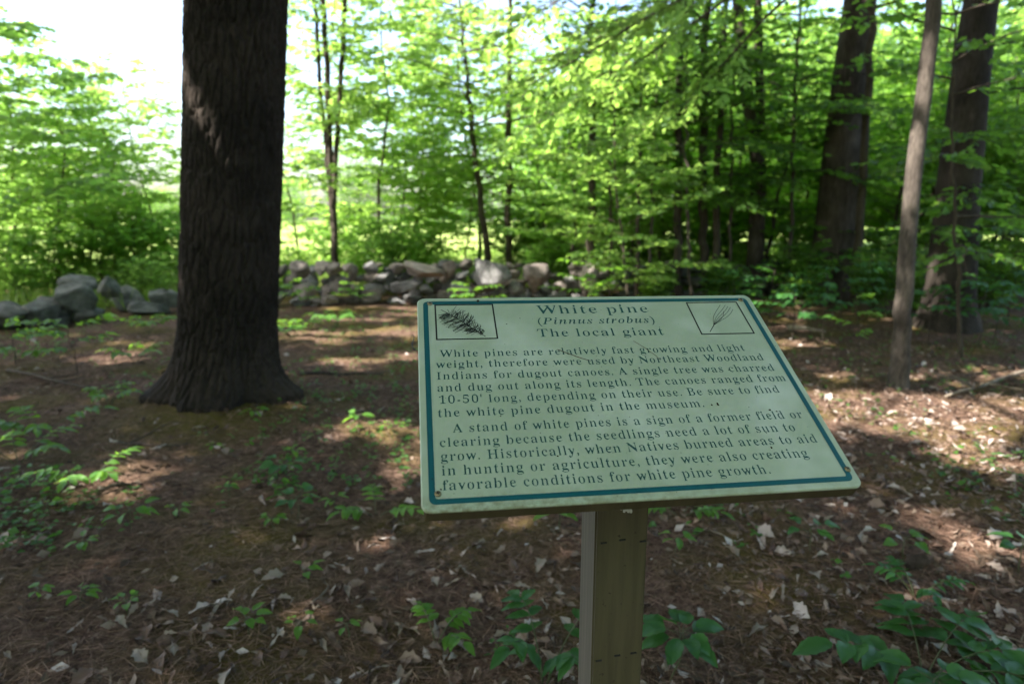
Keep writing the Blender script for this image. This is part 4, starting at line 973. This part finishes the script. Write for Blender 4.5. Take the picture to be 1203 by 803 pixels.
panel = link('panel', slab('panel', SW, SH, .013, -.006, 0, .0016, m), sign); panel.matrix_local = PM
M['teal'] = plain('teal_paint', (.004, .075, .085), .35); M['ink'] = plain('dark_green_ink', (.014, .075, .07), .4); M['black'] = plain('black_ink', (.012, .014, .012), .4)
def ring(name, outer, inner, z, m, parent):
    me = bpy.data.meshes.new(name); n = len(outer)
    me.from_pydata([(*p, z) for p in outer]+[(*p, z) for p in inner], [], [(k, (k+1) % n, n+(k+1) % n, n+k) for k in range(n)]); me.materials.append(m)
    return link(name, me, parent)
ring('border', rounded(SW-.020, SH-.020, .009), rounded(SW-.036, SH-.036, .003), .0005, M['teal'], panel)
def mb_(s, ital=False):
    o = ''
    for c in s:
        u, l = (0x1D468, 0x1D482) if ital else (0x1D400, 0x1D41A)
        o += chr(u+ord(c)-65) if 'A' <= c <= 'Z' else chr(l+ord(c)-97) if 'a' <= c <= 'z' else chr(0x1D7CE+ord(c)-48) if '0' <= c <= '9' else c
    return o
def text(name, lines, size, off, ital=False):
    mbx = MB()
    for s, (x0, y0), (x1, y1) in lines:
        a, b2 = uv(x0, y0), uv(x1, y1)
        c = bpy.data.curves.new('line', 'FONT'); c.body = mb_(s, ital); c.size = 1; c.space_character = 1.10; c.offset = .001; c.resolution_u = 5
        o = bpy.data.objects.new('line', c); me = bpy.data.meshes.new_from_object(o)
        V = np.zeros(len(me.vertices)*3); me.vertices.foreach_get('co', V); V = V.reshape(-1, 3)
        # thin the thick stems to a book weight, leaving hairlines and serifs alone
        ed = {}
        for pl in me.polygons:
            vv = list(pl.vertices)
            for a_, b_ in zip(vv, vv[1:]+vv[:1]): ed[(min(a_, b_), max(a_, b_))] = ed.get((min(a_, b_), max(a_, b_)), 0)+1
        E2 = np.array([k_ for k_, c_ in ed.items() if c_ == 1]); ya, yb = V[E2[:, 0], 1], V[E2[:, 1], 1]; xa, xb = V[E2[:, 0], 0], V[E2[:, 1], 0]
        newx = V[:, 0].copy(); acc = np.zeros(len(V)); cnt = np.zeros(len(V))
        for eps in (.0013, -.0013):
            yy = V[:, 1]+eps; hit = (ya[None] <= yy[:, None]) != (yb[None] <= yy[:, None])
            xi = xa[None] + (yy[:, None]-ya[None])/np.where(np.abs(yb-ya) < 1e-9, 1e-9, yb-ya)[None]*(xb-xa)[None]
            for r_ in range(len(V)):
                xs = np.sort(xi[r_][hit[r_]])
                if len(xs) < 2: continue
                k_ = int(np.argmin(np.abs(xs-V[r_, 0])))
                if abs(xs[k_]-V[r_, 0]) > .004: continue
                t_ = (xs[k_+1]-xs[k_]) if k_ % 2 == 0 and k_+1 < len(xs) else (xs[k_]-xs[k_-1])
                sh = off*min(max(0, t_-.045), .13)*(1 if k_ % 2 == 0 else -1); acc[r_] += sh; cnt[r_] += 1
        V[:, 0] = newx + acc/np.maximum(cnt, 1)
        x_lo, x_hi = V[:, 0].min(), V[:, 0].max(); d = (b2-a)[:2]; Lh = np.linalg.norm(d); ux = d/Lh; uy = np.array([-ux[1], ux[0]])
        W2 = a[:2] + ((V[:, 0:1]-x_lo)/(x_hi-x_lo)*Lh)*ux + (V[:, 1:2]*size)*uy
        Ps = np.c_[W2, np.full(len(V), .0006)]
        me.calc_loop_triangles(); T = np.array([tr.vertices[:] for tr in me.loop_triangles])
        mbx.add(Ps, None, T); bpy.data.objects.remove(o); bpy.data.curves.remove(c); bpy.data.meshes.remove(me)
    return link(name, mbx.mesh(name, M['ink'], False), panel)
ls = (uv(513, 432.4)[1]-uv(513.5, 446)[1])
text('title', [('White pine', (631, 368.6), (762.5, 367))], ls*1.30, .27)
text('species_name', [('(Pinnus strobus)', (632.5, 381), (769.5, 379))], ls*.98, .22, True)
text('subtitle', [('The local giant', (632, 395.6), (781, 393.4))], ls*1.12, .27)
text('paragraph', [('White pines are relatively fast growing and light', (516.5, 419.5), (876, 412)),
                   ('weight, therefore were used by Northeast Woodland', (512.5, 432.4), (898, 423)),
                   ('Indians for dugout canoes. A single tree was charred', (513, 446), (910.5, 435.4)),
                   ('and dug out along its length. The canoes ranged from', (514, 460), (924, 447.4)),
                   ("10-50' long, depending on their use. Be sure to find", (516, 474.3), (916.5, 461)),
                   ('the white pine dugout in the museum.', (515, 490), (827.5, 477.8))], ls*.93, .27)
text('paragraph', [('A stand of white pines is a sign of a former field or', (532, 508), (944, 490.7)),
                   ('clearing because the seedlings need a lot of sun to', (517, 525), (935, 506)),
                   ('grow. Historically, when Natives burned areas to aid', (518, 541.6), (961, 519.4)),
                   ('in hunting or agriculture, they were also creating', (519, 558.5), (950.5, 536.6)),
                   ('favorable conditions for white pine growth.', (520, 576), (905.5, 556))], ls*.93, .27)
def line_mesh(segs, w, z=.0007):
    """flat ink strokes; each stroke lies a hair above the one before"""
    mbx = MB()
    for k, P in enumerate(segs):
        P = np.asarray(P, float)[:, :2]; T = unit(np.gradient(P, axis=0)); S = np.c_[-T[:, 1], T[:, 0]]
        ww = np.asarray(w if np.isscalar(w) else w[k]); n = len(P); wl_ = ww/2*np.ones(n)
        V = np.concatenate([np.c_[P+S*wl_[:, None], np.full(n, z+k*2e-6)], np.c_[P-S*wl_[:, None], np.full(n, z+k*2e-6)]])
        i = np.arange(n-1); mbx.add(V, np.stack([i+n, i+n+1, i+1, i], -1))
    return mbx
def frame(name, c4):
    Q = np.array([uv(*c)[:2] for c in c4]); lo, hi = Q.min(0), Q.max(0)
    cx, cy_ = Q.mean(0); w = (np.linalg.norm(Q[1]-Q[0])+np.linalg.norm(Q[2]-Q[3]))/2; h = (np.linalg.norm(Q[3]-Q[0])+np.linalg.norm(Q[2]-Q[1]))/2
    r = np.array([(-w/2, h/2), (w/2, h/2), (w/2, -h/2), (-w/2, -h/2)])+[cx, cy_]; k = .0024
    r2 = np.array([(-w/2+k, h/2-k), (w/2-k, h/2-k), (w/2-k, -h/2+k), (-w/2+k, -h/2+k)])+[cx, cy_]
    ring(name, r[::-1], r2[::-1], .0005, M['black'], panel)
frame('picture_frame', ((510.5, 358), (578.5, 357), (586, 398), (512, 399.5)))
frame('picture_frame', ((804, 354.6), (865, 355), (887.5, 392), (825, 393)))
# drawing of a pine branch
r = np.random.default_rng(3); A, B = uv(518, 364)[:2], uv(571, 395)[:2]; d = B-A; nrm_ = np.array([-d[1], d[0]])
segs = [A+np.linspace(0, 1, 12)[:, None]*d + np.sin(np.linspace(0, 5, 12))[:, None]*nrm_*.012]; ws = [.0011]
for k in range(150):
    f = r.uniform(.13, .93); env = .30*math.sin(pi*min(1, f*.95+.08))**.7; sd = r.choice([-1, 1]); p = A+d*f
    an = r.normal(0, .35); tip = p - d*.10*r.uniform(.2, 1.1) + nrm_*sd*env*r.uniform(.3, 1.0) + d*an*.05
    s = np.linspace(0, 1, 5)[:, None]; bow = nrm_*r.normal(0, .06)+d*r.normal(0, .05); segs.append(p+(tip-p)*s + bow*(s*(1-s))*4*.5); ws.append(r.uniform(.00045, .0009))
link('branch_drawing', line_mesh(segs, ws).mesh('branch_drawing', M['black'], False), panel)
A = uv(834, 390)[:2]; segs, ws = [A+np.linspace(0, 1, 4)[:, None]*(uv(838.5, 382)[:2]-A)], [.0012]; p = uv(838.5, 382)[:2]
for k, (tx, ty) in enumerate(((846, 358), (852, 358.5), (855, 360), (858, 361), (861, 363.5), (850, 366))):
    e = uv(tx, ty)[:2]; s = np.linspace(0, 1, 12)[:, None]; dd = e-p; nn = np.array([-dd[1], dd[0]])
    segs.append(p+dd*s + nn*(.07-.03*k)*np.sin(s*pi) + nn*.015*np.sin(s*2*pi)); ws.append(.0007)
link('needle_drawing', line_mesh(segs, ws).mesh('needle_drawing', M['black'], False), panel)
# dirt flecks on the panel
mbx = MB(); r = np.random.default_rng(8)
for (px, py), sz in [((904, 482), .0022), ((912, 483.5), .0016), ((843, 475), .0022), ((836, 476), .0015), ((906, 526), .002), ((561, 354), .003), ((595, 381), .0012), ((856, 435), .0009), ((518, 575), .0015), ((508, 563), .001), ((588, 489), .0012), ((655, 536), .0014)] + [((r.uniform(510, 960), r.uniform(360, 590)), r.uniform(.0003, .0008)) for _ in range(90)]:
    c = uv(px, py)
    if abs(c[0]) > SW/2-.006 or abs(c[1]) > SH/2-.006: continue
    a = np.arange(7)*2*pi/7; rad = sz*r.uniform(.5, 1.2, 7); st = r.uniform(.6, 1.8)
    mbx.add(np.c_[c[0]+np.cos(a)*rad, c[1]+np.sin(a)*rad*st, np.full(7, .0010+r.random()*.0002)], None, [[0, k, k+1] for k in range(1, 6)])
link('dirt_fleck', mbx.mesh('dirt_fleck', plain('dirt', (.03, .022, .012), .9), False), panel)['kind'] = 'stuff'
# screws
m, t, b = mat('weathered_brass'); b.inputs['Base Color'].default_value = (.22, .18, .10, 1); b.inputs['Metallic'].default_value = .8; b.inputs['Roughness'].default_value = .45; M['brass'] = m
M['slot'] = plain('screw_slot', (.01, .01, .008), .8)
for px, py in ((505, 357), (870, 352.5), (995.5, 551), (514.5, 580)):
    c = uv(px, py); mbx = MB(); k = 20; a = np.arange(k)*2*pi/k
    prof = [(.0046, 0), (.0046, .0008), (.0036, .0018), (.0018, .0022)]
    V = np.concatenate([np.c_[np.cos(a)*rr, np.sin(a)*rr, np.full(k, zz)] for rr, zz in prof]+[np.array([[0, 0, .0023]])])
    Q = [[q_*k+j_, q_*k+(j_+1) % k, (q_+1)*k+(j_+1) % k, (q_+1)*k+j_] for q_ in range(3) for j_ in range(k)]
    mbx.add(V, Q, [[3*k+j_, 3*k+(j_+1) % k, 4*k] for j_ in range(k)])
    so = link('screw', mbx.mesh('screw', M['brass']), panel, c*np.array([1, 1, 0])+np.array([0, 0, .0004]), (0, 0, px*.37))
    mbx = MB(); box(mbx, (0, 0, .0023), (.0046, .0009, .0006)); box(mbx, (0, 0, .00237), (.0009, .0046, .0006)); link('slot', mbx.mesh('slot', M['slot'], False), so)
# backing board and post
m, t, b = mat('brown_painted_wood'); v = coords(t, (30, 30, 2)); M['post'] = m
nw = noise(t, v, 2, 6, .6); v1 = coords(t); nf = noise(t, v1, 120, 3, .6)
c = ramp(t, nw, [(.3, (.052, .042, .020)), (.7, (.082, .067, .033))])
mx = N_(t, 'Mix', data_type='RGBA'); t.links.new(ramp(t, nf, [(.66, (0, 0, 0)), (.72, (.8, .8, .8))]), mx.inputs['Factor']); t.links.new(c, mx.inputs['A']); mx.inputs['B'].default_value = (.03, .022, .012, 1)
t.links.new(mx.outputs['Result'], b.inputs['Base Color']); b.inputs['Roughness'].default_value = .7; b.inputs['Specular IOR Level'].default_value = .3; bump(t, b, nw, .25, .004)
me = slab('backing_board', SW-.006, SH-.004, .004, -.026, -.0065, .001, m); bb = link('backing_board', me, sign); bb.matrix_local = PM
pw = .0889
def post_mesh():
    import bmesh
    bm = bmesh.new(); bmesh.ops.create_cube(bm, size=1)
    nrm = np.array(SR[:, 2]); 
    for v_ in bm.verts:
        x_, y_ = v_.co.x*pw, v_.co.y*pw
        wx_, wy_ = x_*math.cos(yaw)-y_*math.sin(yaw), x_*math.sin(yaw)+y_*math.cos(yaw)
        wpt = post_base+np.array([wx_, wy_, 0])
        zt = SO[2] - ((wpt[0]-SO[0])*nrm[0]+(wpt[1]-SO[1])*nrm[1])/nrm[2] - .0268/nrm[2]
        v_.co = (x_, y_, -.5 if v_.co.z < 0 else zt-post_base[2])
    bmesh.ops.bevel(bm, geom=[e for e in bm.edges if abs(e.verts[0].co.z-e.verts[1].co.z) > .3], offset=.003, segments=2, affect='EDGES')
    bm.normal_update()
    for f in bm.faces: f.material_index = 1 if abs(f.normal.x) > .9 else 0
    me = bpy.data.meshes.new('post'); bm.to_mesh(me); bm.free(); me.materials.append(M['post'])
    m2, t2, b2 = mat('grey_side_wood'); nw2 = noise(t2, coords(t2, (60, 60, 1.5)), 2, 6, .6)  # side faces greyer and lighter than the front
    t2.links.new(ramp(t2, nw2, [(.3, (.07, .060, .048)), (.7, (.12, .103, .085))]), b2.inputs['Base Color']); b2.inputs['Roughness'].default_value = .8; bump(t2, b2, nw2, .4, .003)
    me.materials.append(m2); return me
post = link('post', post_mesh(), sign, (0, 0, 0), (0, 0, yaw))
def on_post(px, py):                          # pixel -> post front face (x, z) in the post's own frame
    d = ray(px, py); n_ = np.array([math.sin(yaw), -math.cos(yaw), 0]); o = post_base + n_*pw/2; k = n_ @ (o-CAM)/(n_ @ d); w_ = CAM+d*k-post_base
    return w_[0]*math.cos(yaw)+w_[1]*math.sin(yaw), w_[2]
for px, py in ((709, 637), (731, 633.5), (755, 635), (703, 775), (725, 769), (744, 766)):
    x_, z_ = on_post(px, py)
    if abs(x_) < pw/2-.006:
        mbx = MB(); box(mbx, (x_, -pw/2-.0005, z_), (.0105, .003, .0022), np.array(Matrix.Rotation(-.06, 3, 'Y'))); link('nail_slot', mbx.mesh('nail_slot', M['slot'], False), post)
x_, z_ = on_post(736, 597); mbx = MB(); r = np.random.default_rng(4)
for k in range(26):
    a = np.arange(6)*pi/3; c0 = r.normal(0, 1, 2)*[.005, .0032]; rad = r.uniform(.0015, .0035, 6)
    V = np.c_[x_+c0[0]+np.cos(a)*rad, np.full(6, -pw/2-.0006-k*4e-5), z_+c0[1]+np.sin(a)*rad]; mbx.add(V, None, [[0, q_, q_+1] for q_ in range(1, 5)])
link('paint_chip', mbx.mesh('paint_chip', plain('bare_primer', (.42, .40, .36), .8), False), post)
# two dry needles lying on the panel, and a curled tendril caught on its edge
def on_panel(pts, lift): return np.array([SO + SR @ (uv(*p)*np.array([1, 1, 0]) + np.array([0, 0, lift])) for p in pts])
for label, ptsx in (('curved dry pine needle lying across the words relatively and used on the sign', ((655, 411), (668, 416), (682, 421), (694, 424.5))),
                    ('fine straight pine needle lying above the word Northeast on the sign', ((744, 401), (757, 409), (770, 418), (776, 424)))):
    P = on_panel(ptsx, .0016); mbx = MB(); tube(mbx, P-P[0], np.array([.0005, .0006, .0006, .0003])*(1 if 'curved' in label else .6), 5)
    tag(link('pine_needle', mbx.mesh('pine_needle', M['stick']), None, P[0]), label, 'pine needle', 'dry needles on the sign')
P = on_panel(((484.2, 396), (483.6, 393.2), (485.5, 393), (486.6, 395), (485.8, 398.5), (485.2, 401), (483.8, 404), (485.2, 407.5), (486.6, 410), (488, 410.4)), -.001)
mbx = MB(); tube(mbx, P-P[0], [.0004, .0006, .0006, .0008, .0009, .0008, .0009, .0008, .0010, .0006], 6)
tag(link('curled_tendril', mbx.mesh('curled_tendril', M['black']), None, P[0]), 'tiny dark curled tendril clinging to the left edge of the sign', 'tendril')
